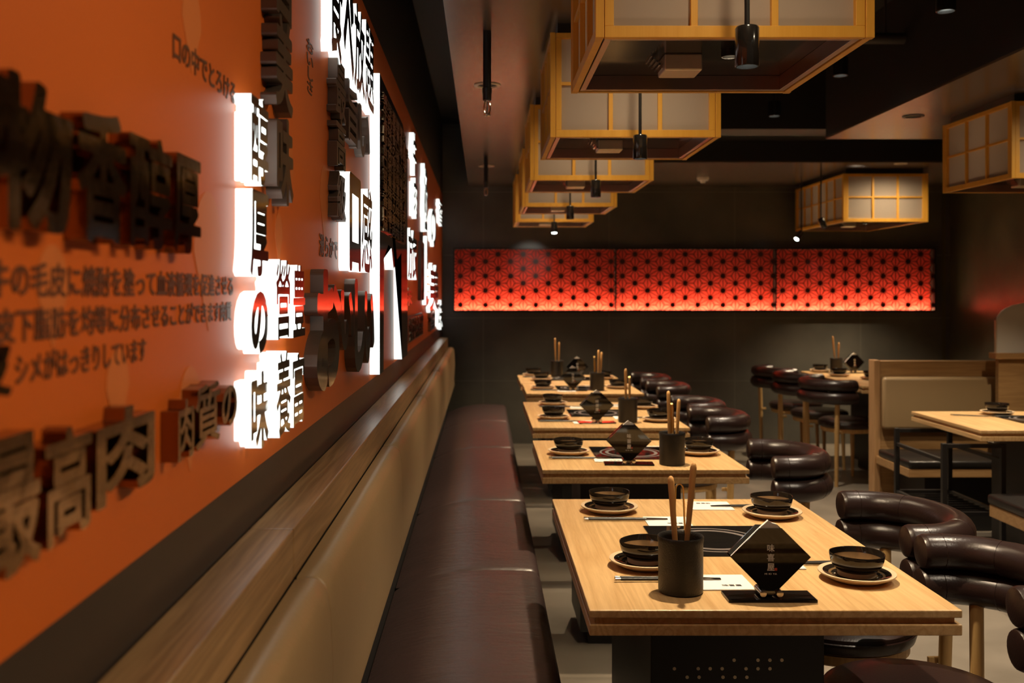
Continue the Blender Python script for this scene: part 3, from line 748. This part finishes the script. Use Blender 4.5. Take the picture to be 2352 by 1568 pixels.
# ============================================================ REAR LIGHT BOXES
FY = 9.40
xs = [-0.271, 1.2536, 2.766, 4.266]; PZ0, PZ1 = 1.268, 1.851
for k in range(3):
    xa, xb = xs[k] + (0.006 if k else 0), xs[k + 1] - 0.006
    P = thing('lattice_light_panel', ['red lit hemp leaf lattice panel beside the orange wall', 'red lit hemp leaf lattice panel between the two others', 'red lit hemp leaf lattice panel in the corner across the room'][k], 'light panel', (xa, FY, PZ0), 0, 'red lattice light panels on the rear wall')
    w, h, dp = xb - xa, PZ1 - PZ0, BY - FY
    f = MB(); e = 0.012
    f.box((-e if k == 0 else -0.0055, 0.0, -e), (0, dp, h + e)); f.box((w, 0.0, -e), (w + e if k == 2 else w + 0.0055, dp, h + e)); f.box((0, 0.0, -e), (w, dp, 0)); f.box((0, 0.0, h), (w, dp, h + e)); f.box((0, 0.0, 0), (w, 0.004, 0.008))
    f.build('frame', BLACKM, P)
    MB().box((0, dp - 0.012, 0), (w, dp - 0.001, h)).build('red_backing', REDBOX, P)
    MB().box((0.004, 0.018, 0.0005), (w - 0.004, 0.070, 0.003)).build('led_strip', LEDM, P)
    a = 0.137; cx = a * math.sqrt(3) / 2; lt = MB()
    inside = lambda p: -0.001 <= p[0] <= w + 0.001 and -0.001 <= p[1] <= h + 0.001
    def bar(p, q, wd):
        # clip to the panel
        t0, t1 = 0.0, 1.0
        for i, lim in ((0, w), (1, h)):
            d_ = q[i] - p[i]
            for lo_, s_ in ((0, 1), (lim, -1)):
                num = (p[i] - lo_) * s_; den = d_ * s_
                if abs(den) < 1e-9:
                    if num < 0: return
                elif den > 0: t0 = max(t0, -num / den)
                else: t1 = min(t1, -num / den)
        if t1 - t0 < 0.05: return
        A = Vector((p[0] + (q[0] - p[0]) * t0, p[1] + (q[1] - p[1]) * t0)); B = Vector((p[0] + (q[0] - p[0]) * t1, p[1] + (q[1] - p[1]) * t1))
        dd = (B - A).normalized(); nn = Vector((-dd.y, dd.x)) * wd / 2
        lt.prism([tuple(A + nn), tuple(A - nn), tuple(B - nn), tuple(B + nn)], 1, 0.004, 0.010)
    nc = int(w / cx) + 3; nr = int(h / a) + 3
    discs = MB()
    for i in range(-1, nc):
        for j in range(-1, nr):
            p = (0.055 + i * cx, 0.056 + (j + (0.5 if i % 2 else 0)) * a)
            nb = [(p[0] + a * math.cos(math.radians(an)), p[1] + a * math.sin(math.radians(an))) for an in range(30, 390, 60)]
            for q in nb[:3]: bar(p, q, 0.0085)
            for q, r in zip(nb, nb[1:] + nb[:1]):
                c = ((p[0] + q[0] + r[0]) / 3, (p[1] + q[1] + r[1]) / 3); bar(p, c, 0.0085)
            if -0.01 < p[0] < w + 0.01 and -0.01 < p[1] < h + 0.01:
                pts = [(min(max(p[0] + 0.0225 * math.cos(t_), 0), w), min(max(p[1] + 0.0225 * math.sin(t_), 0), h)) for t_ in [2 * PI * q / 14 for q in range(14)]]
                discs.prism(pts, 1, 0.002, 0.011)
    lt.add(discs.v, discs.f); lt.build('lattice', LATT, P)

# ============================================================ TABLES
TH = 0.75
def table(label, x0, y0, w, dp, hob=True, ped=True, holes=False, px=(-0.235, 0.172), group='oak hotpot tables along the bench'):
    T = thing('hotpot_table', label, 'table', (x0 + w / 2, y0 + dp / 2, 0), 0, group)
    hx, hy = w / 2, dp / 2
    MB().box((-hx, -hy, TH - 0.017), (hx, hy, TH), 0.0025).build('top_board', OAK, T)
    MB().box((-hx + 0.012, -hy + 0.012, TH - 0.031), (hx - 0.012, hy - 0.012, TH - 0.017)).build('shadow_gap_board', OAK, T)
    MB().box((-hx, -hy, TH - 0.055), (hx, hy, TH - 0.031), 0.0025).build('lower_board', OAK, T)
    MB().box((px[0], -0.38 if dp > 1 else -0.2, 0.06), (px[1], 0.33 if dp > 1 else 0.2, TH - 0.0545), 0.003).build('pedestal', BLACKM, T)
    fo = MB(); 
    fo.box((px[0] + 0.035, -0.30 if dp > 1 else -0.16, 0), (px[1] - 0.055, 0.26 if dp > 1 else 0.16, 0.0605))
    fo.build('pedestal_foot', BLACKM, T)
    if holes:
        hb = MB(); yf = -0.38
        for r_, zz, n_, x_ in [(0, 0.66, 4, -0.17), (1, 0.635, 8, -0.19), (0, 0.57, 5, -0.04), (1, 0.55, 10, -0.18), (0, 0.53, 6, -0.15), (1, 0.51, 10, -0.2)]:
            for q in range(n_):
                if (q * 7 + r_ * 3 + n_) % 4 == 0: continue
                xx = x_ + q * 0.028
                if xx < 0.15: hb.lathe([(0, 0), (0.0042, 0), (0.0042, 0.0012), (0, 0.0012)], 8, c=(xx, yf, zz), M=Matrix.Rotation(PI / 2, 4, 'X'))
        hb.build('vent_holes', STEEL, T)
    if hob:
        H = thing('induction_hob', label.split(' table')[0].replace('oak', 'black glass induction hob set in the oak', 1) + ' table', 'hob', (T.location.x, T.location.y + 0.03, TH - 0.001), 0, 'induction hobs in the tables')
        MB().box((-0.165, -0.165, 0.0), (0.165, 0.165, 0.004), 0.0012).build('glass_plate', HOB, H)
        rg = MB()
        for ri, ro in ((0.128, 0.135), (0.098, 0.112)):
            rg.lathe([(ri, 0.0038), (ro, 0.0038), (ro, 0.0043), (ri, 0.0043), (ri, 0.0038)], 56)
        rg.build('ring_mark', RING, H)
    return T
TB = [(0.228, 0.30, 1.40), (0.228, 2.135, 1.16), (0.228, 3.844, 0.77), (0.250, 5.054, 1.20), (0.295, 6.776, 0.77), (0.285, 7.575, 0.76)]
names = ['oak dining table standing in front of the first one, mirrored in its napkin holder', 'oak front table, largest in view, beside the bench', 'second oak table from the front, small two seat one by the bench', 'third oak table from the front, long one by the bench',
         'fourth oak table from the front, small one by the bench', 'fifth oak table by the bench, closest to the rear wall']
tabs = []
hl = ['unused', 'hob of front table', 'hob of second table', 'hob of third table', 'hob of fourth table', 'hob of fifth table']
for k, ((x0, y0, dp), nm) in enumerate(zip(TB, names)):
    tabs.append(table(nm, x0, y0, 0.80, dp, hob=False, holes=(k == 1)))
def hob(x, y, label):
    H = thing('induction_hob', label, 'hob', (x, y, TH - 0.0005), 0, 'induction hobs in the tables')
    MB().box((-0.165, -0.165, 0.0), (0.165, 0.165, 0.004), 0.0012).build('glass_plate', HOB, H)
    rg = MB()
    for ri, ro in ((0.126, 0.134), (0.097, 0.111)):
        rg.lathe([(ri, 0.0038), (ro, 0.0038), (ro, 0.0044), (ri, 0.0044), (ri, 0.0038)], 56)
    rg.build('ring_mark', RING, H)
for x, y, lb in [(0.63, 2.735, 'black glass hob with grey rings set in the front table'), (0.63, 4.24, 'black glass hob set in the second table from the front'), (0.65, 5.66, 'black glass hob set in the third table from the front'),
                 (0.69, 7.17, 'black glass hob set in the fourth table from the front'), (0.685, 7.96, 'black glass hob set in the fifth table by the rear wall')]:
    hob(x, y, lb)
farT = table('oak far table with bar stools beneath the long lantern', 2.79, 7.33, 0.80, 1.43, hob=False, group=None, px=(-0.10, 0.28))
bt = thing('booth_table', 'oak table top on a black base in the booth across the aisle', 'table', (2.475 + 0.45, 5.355, 0))
for z0, z1, e, n_ in ((TH - 0.017, TH, 0, 'top_board'), (TH - 0.031, TH - 0.017, 0.012, 'shadow_gap_board'), (TH - 0.055, TH - 0.031, 0, 'lower_board')):
    MB().box((-0.45 + e, -0.405 + e, z0), (0.45 - e, 0.405 - e, z1), 0 if e else 0.0025).build(n_, OAK, bt)
MB().box((-0.08, -0.22, 0), (0.30, 0.22, TH - 0.0545), 0.003).build('pedestal', BLACKM, bt)
kb = MB().lathe([(0, -0.035), (0.02, -0.035), (0.026, -0.028), (0.026, -0.008), (0.012, 0.0), (0.012, 0.02), (0, 0.02)], 20, c=(-0.245, -0.12, TH - 0.085), M=Matrix.Rotation(PI / 2, 4, 'X')).box((-0.262, -0.16, TH - 0.10), (-0.225, -0.09, TH - 0.0545), 0.003).build('gas_knob', CHROME, bt)
hob(2.99, 5.38, 'black glass hob set in the booth table across the aisle')

# ============================================================ TABLEWARE
def wob(a, r, z):
    return (0.0016 * math.sin(3 * a + 0.6) * (z / 0.055) if z > 0.03 else 0, 0.0012 * math.sin(2 * a + 1.0) if z > 0.045 else 0)
def make_plate():
    P = thing('side_plate', 'x', 'plate')
    MB().lathe([(0, 0.004), (0.040, 0.004), (0.045, 0.0), (0.050, 0.0), (0.062, 0.004), (0.084, 0.0145), (0.0885, 0.018), (0.0885, 0.0205), (0.085, 0.0215), (0.0775, 0.0185), (0.068, 0.0145), (0.050, 0.0095), (0, 0.0085)], 56).build('cream_body', CREAM, P)
    MB().lathe([(0, 0.0088), (0.050, 0.0098), (0.068, 0.0148), (0.0772, 0.0187), (0.0770, 0.0193), (0.067, 0.0154), (0.050, 0.0104), (0, 0.0094)], 56).build('dark_glaze', GLAZE, P)
    sw = MB()
    for r_, z_ in ((0.058, 0.0134), (0.042, 0.0103)):
        sw.lathe([(r_, z_ - 0.001), (r_ + 0.006, z_ + 0.0005), (r_ + 0.0058, z_ + 0.0012), (r_, z_ - 0.0002)], 48)
    sw.build('brush_ring', INNERG, P)
    return P
def make_bowl():
    B = thing('dipping_bowl', 'x', 'bowl')
    MB().lathe([(0.034, 0.012), (0.042, 0.0135), (0.0515, 0.0205), (0.0585, 0.031), (0.0615, 0.043), (0.0630, 0.054), (0.0622, 0.0560), (0.0605, 0.0548), (0.0588, 0.044), (0.0580, 0.042)], 56, wob=wob).build('glazed_body', GLAZE, B)
    MB().lathe([(0.0588, 0.044), (0.0545, 0.031), (0.047, 0.021), (0.034, 0.015), (0, 0.0135), (0, 0.0125), (0.034, 0.014), (0.048, 0.020)], 56, wob=wob).build('inner_glaze', INNERG, B)
    MB().lathe([(0, 0.0), (0.036, 0.0), (0.0435, 0.003), (0.0440, 0.0142), (0.034, 0.0135), (0, 0.012)], 48).build('bare_foot', CREAM, B)
    return B
def make_napkin():
    N = thing('paper_napkin', 'x', 'napkin')
    MB().box((-0.065, -0.06, 0.0), (0.065, 0.06, 0.0035), 0.001).build('folded_sheet', PAPERN, N)
    vs, fs = glyph('味喜屋', 0.015, N=36)
    MB().add([Vector((-0.005 + v.x * 0.045, -0.036 + v.y * 0.014, 0.0032 + 0.0007 * v.z)) for v in vs], fs).build('printed_mark', INK, N)
    return N
def make_stick():
    C_ = thing('chopstick', 'x', 'chopstick')
    MB().tube([(-0.115, 0, 0.0035), (-0.02, 0, 0.0033), (0.06, 0, 0.0029)], [0.0036, 0.0034, 0.0028], 10).build('black_shaft', BLACKM, C_)
    MB().tube([(-0.127, 0, 0.0036), (-0.1148, 0, 0.0036)], [0.0038, 0.0038], 10).build('metal_end', CHROME, C_)
    mt = MB().tube([(0.0598, 0, 0.0029), (0.123, 0, 0.0022)], [0.0027, 0.0016], 8); mt.build('metal_tip', CHROME, C_)
    return C_
PROTO = {}
GR = {'side_plate': 'plates at the place settings', 'dipping_bowl': 'dipping bowls on the plates', 'paper_napkin': 'paper napkins at the place settings', 'chopstick': 'black chopsticks at the place settings'}
def put(kind, fn, loc, rz, label, grp=None):
    if kind not in PROTO:
        o = fn(); PROTO[kind] = o; o.location = loc; o.rotation_euler = (0, 0, rz); o['label'] = label
    else:
        o = dup(PROTO[kind], loc, rz, label)
    o['group'] = grp or GR[kind]
    return o
NTH = {1: 'front table', 2: 'second table', 3: 'third table', 4: 'fourth table', 5: 'fifth table', 6: 'far bar stool table', 7: 'booth table'}
def setting(px, py, side, where, jx=0.0, nap=True):
    """side -1: diner on the bench; +1: diner across. where: words that place it."""
    z = TH
    put('side_plate', make_plate, (px, py, z), random.uniform(0, 6), 'cream rimmed dark plate under a bowl, ' + where)
    put('dipping_bowl', make_bowl, (px, py, z + 0.0093), random.uniform(0, 6), 'small black dipping bowl on its plate, ' + where)
    if nap:
        nx, ny = px - side * 0.155, py + side * 0.145
        put('paper_napkin', make_napkin, (nx, ny, z), (0 if side < 0 else PI) + random.uniform(-0.04, 0.04), 'folded white paper napkin with black print, ' + where)
        for q in (0, 1):
            sx, sy = px - side * (0.035 + jx), py + side * (0.122 + q * 0.011)
            a = 0.0115
            o = put('chopstick', make_stick, (sx, sy, z + 0.0001), (0 if side < 0 else PI) + (0.02 if q else -0.012), 'black metal tipped chopstick of the pair, ' + where, 'pair of chopsticks, ' + where)
            o.location.z = z + 0.0032; o.rotation_euler = (0, -0.0 , o.rotation_euler[2])
setting(0.403, 2.480, -1, 'front table, bench side behind the black cup')
setting(0.393, 3.105, -1, 'front table, far bench side corner')
setting(0.887, 2.365, 1, 'front table, chair side by the napkin holder')
setting(0.880, 3.035, 1, 'front table, far chair side corner')
setting(0.362, 4.215, -1, 'second table, bench side')
setting(0.910, 4.215, 1, 'second table, chair side')
setting(0.382, 5.400, -1, 'third table, bench side near end')
setting(0.426, 6.085, -1, 'third table, bench side far end', nap=True)
setting(0.935, 5.300, 1, 'third table, chair side near end')
setting(0.945, 5.900, 1, 'third table, chair side far end')
setting(0.425, 7.100, -1, 'fourth table, bench side')
setting(0.965, 7.150, 1, 'fourth table, chair side')
setting(0.455, 7.800, -1, 'fifth table, bench side near end', nap=False)
setting(0.412, 8.215, -1, 'fifth table, bench side far end')
setting(0.960, 7.920, 1, 'fifth table, chair side')
setting(2.930, 8.200, 1, 'far bar stool table, aisle side', nap=False)
setting(2.930, 8.660, 1, 'far bar stool table, rear corner', nap=False)
setting(3.080, 7.900, -1, 'far bar stool table, beside the booth post')
setting(2.890, 5.600, -1, 'booth table, seat side')
setting(2.905, 5.130, -1, 'booth table, aisle corner cut by the picture edge', nap=False)
put('chopstick', make_stick, (2.72, 5.50, TH + 0.0032), -0.35, 'black metal tipped chopstick lying alone on the booth table', 'lone chopsticks on the booth table')

def make_cup():
    C_ = thing('utensil_cup', 'x', 'cup')
    MB().lathe([(0, 0), (0.046, 0), (0.050, 0.003), (0.0505, 0.008), (0.0505, 0.112), (0.0520, 0.118), (0.0522, 0.126), (0.0508, 0.1285), (0.0490, 0.127), (0.0470, 0.118), (0.0465, 0.010), (0.044, 0.006), (0, 0.006)], 56).build('clay_body', CUPM, C_)
    return C_
def make_ladle():
    L_ = thing('wooden_ladle_handle', 'x', 'utensil')
    MB().tube([(0, 0, 0), (0, 0, 0.05), (0, 0, 0.20), (0, 0, 0.245), (0, 0, 0.254), (0, 0, 0.258)], [0.0050, 0.0056, 0.0072, 0.0076, 0.0060, 0.0018], 14).build('handle', STICK, L_)
    return L_
def make_tongs():
    T_ = thing('brass_tongs', 'x', 'tongs')
    pts = [(-0.013, 0, 0), (-0.0125, 0, 0.10), (-0.010, 0, 0.19), (-0.0085, 0, 0.222)] + [(0.0085 * math.cos(math.radians(a)), 0, 0.222 + 0.011 * math.sin(math.radians(a))) for a in (150, 120, 90, 60, 30)] + [(0.0085, 0, 0.222), (0.010, 0, 0.19), (0.0125, 0, 0.10), (0.013, 0, 0)]
    mb = MB(); vs = []; fs = []
    for i, p in enumerate(pts):
        a = Vector(pts[max(i - 1, 0)]); b_ = Vector(pts[min(i + 1, len(pts) - 1)]); t_ = (b_ - a).normalized(); nrm = Vector((t_.z, 0, -t_.x)) * 0.0012
        for dy, s_ in ((-0.005, 1), (0.005, 1), (0.005, -1), (-0.005, -1)): vs.append(Vector(p) + nrm * s_ + Vector((0, dy, 0)))
    for i in range(len(pts) - 1):
        for k in range(4): fs.append((i * 4 + k, i * 4 + (k + 1) % 4, i * 4 + 4 + (k + 1) % 4, i * 4 + 4 + k))
    fs += [(0, 1, 2, 3), tuple(len(vs) - 4 + k for k in (3, 2, 1, 0))]
    mb.add(vs, fs).build('bent_strip', GOLD, T_)
    return T_
GR.update({'utensil_cup': 'black utensil cups on the tables', 'wooden_ladle_handle': 'wooden handles standing in the cups', 'brass_tongs': 'brass tongs standing in the cups'})
def lean(o, dx, dy):
    o.rotation_euler = (math.atan2(-dy, 1), math.atan2(dx, 1), o.rotation_euler[2])
def cup_set(x, y, where, sticks, tongs=True):
    put('utensil_cup', make_cup, (x, y, TH), 0, 'cylindrical matt black clay utensil cup on the ' + where)
    for (ox, oy, dx, dy, zz, lb) in sticks:
        o = put('wooden_ladle_handle', make_ladle, (x + ox, y + oy, TH + 0.007 + zz), 0, lb + ' in the cup on the ' + where); lean(o, dx, dy)
    if tongs:
        o = put('brass_tongs', make_tongs, (x + tongs[0], y + tongs[1], TH + 0.0085), 0, 'looped brass tongs standing in the cup on the ' + where); lean(o, tongs[2], tongs[3]); o.rotation_euler[2] = tongs[4]
cup_set(0.450, 2.270, 'front table', [(-0.004, 0.008, -0.06, 0.04, -0.004, 'shorter rounded wooden handle'), (0.006, -0.008, 0.075, -0.06, 0.034, 'taller rounded wooden handle')], (0.002, 0.014, -0.005, 0.03, 0.0))
cup_set(0.752, 3.965, 'second table', [(-0.010, -0.006, -0.02, 0.02, 0.028, 'taller rounded wooden handle'), (0.012, -0.004, 0.06, 0.02, -0.004, 'shorter rounded wooden handle')], (0.008, 0.012, 0.06, 0.04, 1.2))
cup_set(0.765, 5.270, 'third table', [(-0.010, 0.0, 0.0, 0.03, 0.018, 'rounded wooden handle')], (0.012, 0.004, 0.06, 0.02, 1.3))
cup_set(0.800, 7.000, 'fourth table', [(0.004, -0.008, 0.03, 0.04, 0.02, 'rounded wooden handle'), (0.018, 0.004, 0.06, 0.03, 0.004, 'leaning wooden handle')], (-0.010, 0.004, -0.04, 0.03, 1.3))
cup_set(0.610, 8.220, 'fifth table', [(-0.010, 0.0, -0.03, 0.03, 0.05, 'rounded wooden handle'), (0.010, 0.0, 0.03, 0.03, 0.015, 'shorter wooden handle')], False)
cup_set(3.035, 8.560, 'far bar stool table', [(-0.006, 0.0, -0.10, 0.0, 0.05, 'leaning wooden handle'), (0.014, 0.0, 0.03, 0.0, -0.004, 'shorter wooden handle')], False)

def make_holder():
    H = thing('napkin_holder', 'x', 'napkin holder')
    MB().box((-0.098, -0.036, 0), (0.098, 0.036, 0.0065), 0.0012).build('base_plate', SATB, H)
    q = 0.0890
    def diamond(y0, y1, cut, name):
        MB().prism([(0, 0.006), (q, 0.006 + q), (2 * q - cut, cut + 0.0095) if False else (q - (cut - q), 0.006 + cut), (-(q - (cut - q)), 0.006 + cut), (-q, 0.006 + q)], 1, y0, y1).build(name, ACRY, H)
    diamond(-0.016, -0.012, q + 0.064, 'front_plate'); diamond(0.018, 0.022, q + 0.064, 'back_plate')
    MB().prism([(-0.055, 0.0125 + 0.06), (-0.0895, 0.006 + q), (-0.0895 + 0.058, 0.006 + q + 0.058)][0:0] or [(0, 0.012), (q * 0.97, 0.010 + q), (0.022, 0.006 + q + 0.062), (0.014, 0.006 + q + 0.072), (0.004, 0.006 + 2 * q - 0.014), (-0.004, 0.006 + 2 * q - 0.008), (-0.020, 0.006 + q + 0.067), (-q * 0.97, 0.007 + q)], 1, -0.0112, -0.0040).build('napkin_stack', PAPERN, H)
    for s_ in (-1, 1):
        MB().cyl((s_ * 0.0185, -0.024, 0.0165), (s_ * 0.0185, 0.026, 0.0165), 0.0075, n=20).build('standoff', CHROME, H)
    tx = MB()
    for i, ch in enumerate('味喜屋'):
        vs, fs = glyph(ch, 0.015, N=48); tx.add([Vector((-0.008 + v.x * 0.016, -0.0158 - 0.0007 * v.z, 0.006 + q + 0.012 - i * 0.021 + v.y * 0.0165)) for v in vs], fs)
    vs, fs = glyph('MIKIYA', 0.012, N=72); tx.add([Vector((-0.0135 + v.x * 0.027, -0.0158 - 0.0007 * v.z, 0.006 + q - 0.0385 + v.y * 0.0035)) for v in vs], fs)
    tx.build('lettering', WHITEP, H)
    MB().box((0.0082, -0.0166, 0.006 + q - 0.0295), (0.0140, -0.0158, 0.006 + q - 0.0235)).build('red_seal', REDP, H)
    return H
GR['napkin_holder'] = 'diamond napkin holders on the tables'
for x, y, rz, w_ in [(0.637, 2.222, 0.0, 'front table'), (0.579, 3.965, -0.05, 'second table'), (0.596, 5.235, 0.06, 'third table'), (0.628, 6.985, 0.0, 'fourth table'), (0.756, 8.020, 0.0, 'fifth table'), (3.170, 8.520, 0.15, 'far bar stool table')]:
    put('napkin_holder', make_holder, (x, y, TH), rz, 'black diamond shaped napkin holder with white lettering on the ' + w_)

# ============================================================ CHAIRS
def make_chair():
    C_ = thing('roll_back_chair', 'x', 'chair')
    MB().lathe([(0, 0.415), (0.205, 0.415), (0.222, 0.425), (0.228, 0.445), (0.222, 0.466), (0.200, 0.478), (0.14, 0.484), (0, 0.486)], 48).lathe([(0.2265, 0.452), (0.2305, 0.4545), (0.2265, 0.457)], 48).build('seat_cushion', LEATHER, C_)
    MB().lathe([(0, 0.385), (0.200, 0.385), (0.208, 0.390), (0.208, 0.4155), (0, 0.4155)], 48).build('seat_ring', OAKX, C_)
    def roll(z, e, name, rr):
        pts = [(0.120, -0.235 - e)]
        for k in range(0, 25):
            a = -PI / 2 + PI * k / 24; pts.append((0.160 + (0.180 + e) * math.cos(a), (0.235 + e) * math.sin(a)))
        pts.append((0.120, 0.235 + e))
        P3 = [Vector((p[0], p[1], z)) for p in pts]
        d0 = (P3[0] - P3[1]).normalized(); d1 = (P3[-1] - P3[-2]).normalized()
        P3 = [P3[0] + d0 * 0.016, P3[0] + d0 * 0.013, P3[0] + d0 * 0.006] + P3 + [P3[-1] + d1 * 0.006, P3[-1] + d1 * 0.013, P3[-1] + d1 * 0.016]
        r_ = [rr * 0.72, rr * 0.90, rr * 0.975] + [rr] * len(pts) + [rr * 0.975, rr * 0.90, rr * 0.72]
        for k in (7, 19):                                            # stitched seams pinch the roll a little
            r_[k + 3] = rr * 0.965
        mb = MB().tube(P3, r_, 22)
        for k in (4, 10, 16, 22, len(P3) - 5):
            p = P3[k]; tdir = (P3[k + 1] - P3[k - 1]).normalized(); R = tdir.to_track_quat('Z', 'Y').to_matrix().to_4x4()
            if k in (4, 10, 22, len(P3) - 5): mb.lathe([(r_[k] - 0.001, -0.0016), (r_[k] + 0.0012, 0), (r_[k] - 0.001, 0.0016)], 22, c=p, M=R)
        return mb.build(name, LEATHER, C_)
    roll(0.747, 0.0, 'upper_roll', 0.046); roll(0.656, 0.006, 'lower_roll', 0.047)
    for s_ in (-1, 1):
        MB().tube([(0.235, s_ * 0.185, 0.0), (0.237, s_ * 0.195, 0.39), (0.240, s_ * 0.205, 0.64)], [0.0135, 0.0175, 0.0175], 16).build('back_leg', OAKX, C_)
        MB().tube([(-0.135, s_ * 0.150, 0.0), (-0.125, s_ * 0.142, 0.388)], [0.0115, 0.0180], 16).build('front_leg', OAKX, C_)
        MB().box((0.195, s_ * 0.175 - 0.012, 0.392), (0.240, s_ * 0.188 + 0.012, 0.410), 0.002).build('leg_bracket', OAKX, C_)
    return C_
GR['roll_back_chair'] = 'brown leather roll back chairs'
for x, y, rz, lb in [(1.05, 2.40, 0.0, 'brown leather roll back chair cut by the picture edge at the front table'), (1.05, 2.975, 0.02, 'brown leather roll back chair at the far end of the front table'),
    (1.045, 4.150, -0.06, 'brown leather roll back chair at the second table, standing alone by the aisle'), (1.06, 5.42, 0.0, 'brown leather roll back chair at the near end of the third table'), (1.08, 6.03, 0.03, 'brown leather roll back chair at the far end of the third table'),
    (1.10, 7.14, 0.0, 'brown leather roll back chair at the fourth table'), (1.10, 7.86, 0.0, 'brown leather roll back chair at the fifth table by the rear wall'),
    (2.80, 7.62, PI + 0.25, 'brown leather roll back chair at the far table beside the booth post'), (2.77, 8.21, PI + 0.2, 'brown leather roll back chair at the far table, middle of three'), (2.76, 8.80, PI + 0.15, 'brown leather roll back chair at the far table closest to the rear wall')]:
    put('roll_back_chair', make_chair, (x, y, 0), rz, lb)

# ============================================================ BOOTH ACROSS THE AISLE
bo = Vector((2.53, 6.4, 0))
B = thing('booth_bench', 'oak framed booth seat with beige back panel facing the camera', 'bench', bo)
def pb(lo, hi, bev, name, m): return MB().box(Vector(lo) - bo, Vector(hi) - bo, bev).build(name, m, B)
pb((2.53, 6.44, 0.0), (3.60, 6.52, 0.995), 0.003, 'back_board', BOOTHW)
pb((2.525, 6.43, 0.0), (2.565, 6.525, 1.0), 0.003, 'end_post', wood('oak_post', (0.48, 0.28, 0.13), (0.38, 0.21, 0.09), 0.45, axis=2))
pb((2.567, 6.375, 0.56), (3.34, 6.4405, 0.895), 0.022, 'back_cushion', BEIGE)
pb((2.535, 5.93, 0.335), (3.185, 6.4405, 0.385), 0.003, 'seat_board', BOOTHW)
pb((2.535, 5.925, 0.3845), (3.185, 6.40, 0.435), 0.016, 'seat_cushion', BLACKL)
pb((2.66, 6.0, 0.0), (3.15, 6.40, 0.336), 0, 'plinth', BLACKP)
n2 = Vector((2.49, 4.6, 0))
B = thing('booth_bench', 'booth seat with black cushion and oak side at the picture edge', 'bench', n2)
bo = n2
pb((2.49, 4.36, 0.335), (3.70, 4.90, 0.395), 0.003, 'seat_board', BOOTHW)
pb((2.485, 4.36, 0.3945), (3.70, 4.915, 0.445), 0.016, 'seat_cushion', BLACKL)
pb((2.60, 4.36, 0.0), (3.65, 4.82, 0.336), 0, 'plinth', BLACKP)
pb((2.49, 4.30, 0.0), (3.75, 4.37, 0.995), 0.003, 'back_board', BOOTHW)
pr = thing('booth_partition', 'oak partition at the booth end carrying an arched frosted screen', 'partition', (3.21, 6.28, 0))
MB().box((0.03, -0.02, 0), (1.27, 0.02, 1.0205), 0.002).build('panel', BOOTHW, pr)
MB().box((0.0, -0.045, 1.02), (1.28, 0.045, 1.058), 0.003).build('cap_board', BOOTHW, pr)
sc = thing('acrylic_screen', 'frosted arched acrylic screen standing on the booth partition', 'screen', (3.235, 6.28, 1.0578))
hh = 0.315
pts = [(0, 0), (0, 0.20)] + [(0.20 - 0.20 * math.cos(math.radians(a)), 0.20 + 0.115 * math.sin(math.radians(a))) for a in range(15, 91, 15)] + [(0.9, hh), (1.1, 0.2), (1.1, 0)]
MB().prism(pts, 1, -0.005, 0.005).build('frosted_sheet', FROSTG, sc)
MB().prism([(-0.008, 0), (-0.008, 0.205), (0.0, 0.205), (0.0, 0)], 1, -0.008, 0.008).build('edge_strip', STEEL, sc)
rk = thing('metal_basket_stand', 'black square tube basket stand at the end of the booth table', 'stand', (2.355, 5.38, 0))
xw = 0.30; fy = 0.29; th_ = 0.0125
for sy in (-1, 1):
    for x_ in (0, xw):
        if x_ and True and sy == 1: pass
        MB().box((x_ - th_, sy * fy - th_, 0), (x_ + th_, sy * fy + th_, 0.665), 0.002).build('leg', BLACKM, rk)
for z_ in (0.652, 0.575, 0.305):
    for sy in (-1, 1):
        if z_ == 0.575: continue
        MB().box((th_, sy * fy - 0.010, z_ - 0.010), (xw - th_, sy * fy + 0.010, z_ + 0.010)).build('rail', BLACKM, rk)
    if z_ != 0.652:
        for x_ in (0, xw): MB().box((x_ - 0.009, -fy + th_, z_ - 0.009), (x_ + 0.009, fy - th_, z_ + 0.009)).build('rail', BLACKM, rk)
wr = MB()
for k in range(9):
    yy = -fy + 0.06 * (k + 0.6); wr.box((0, yy - 0.002, 0.300), (xw, yy + 0.002, 0.304))
wr.build('basket_wires', BLACKM, rk)
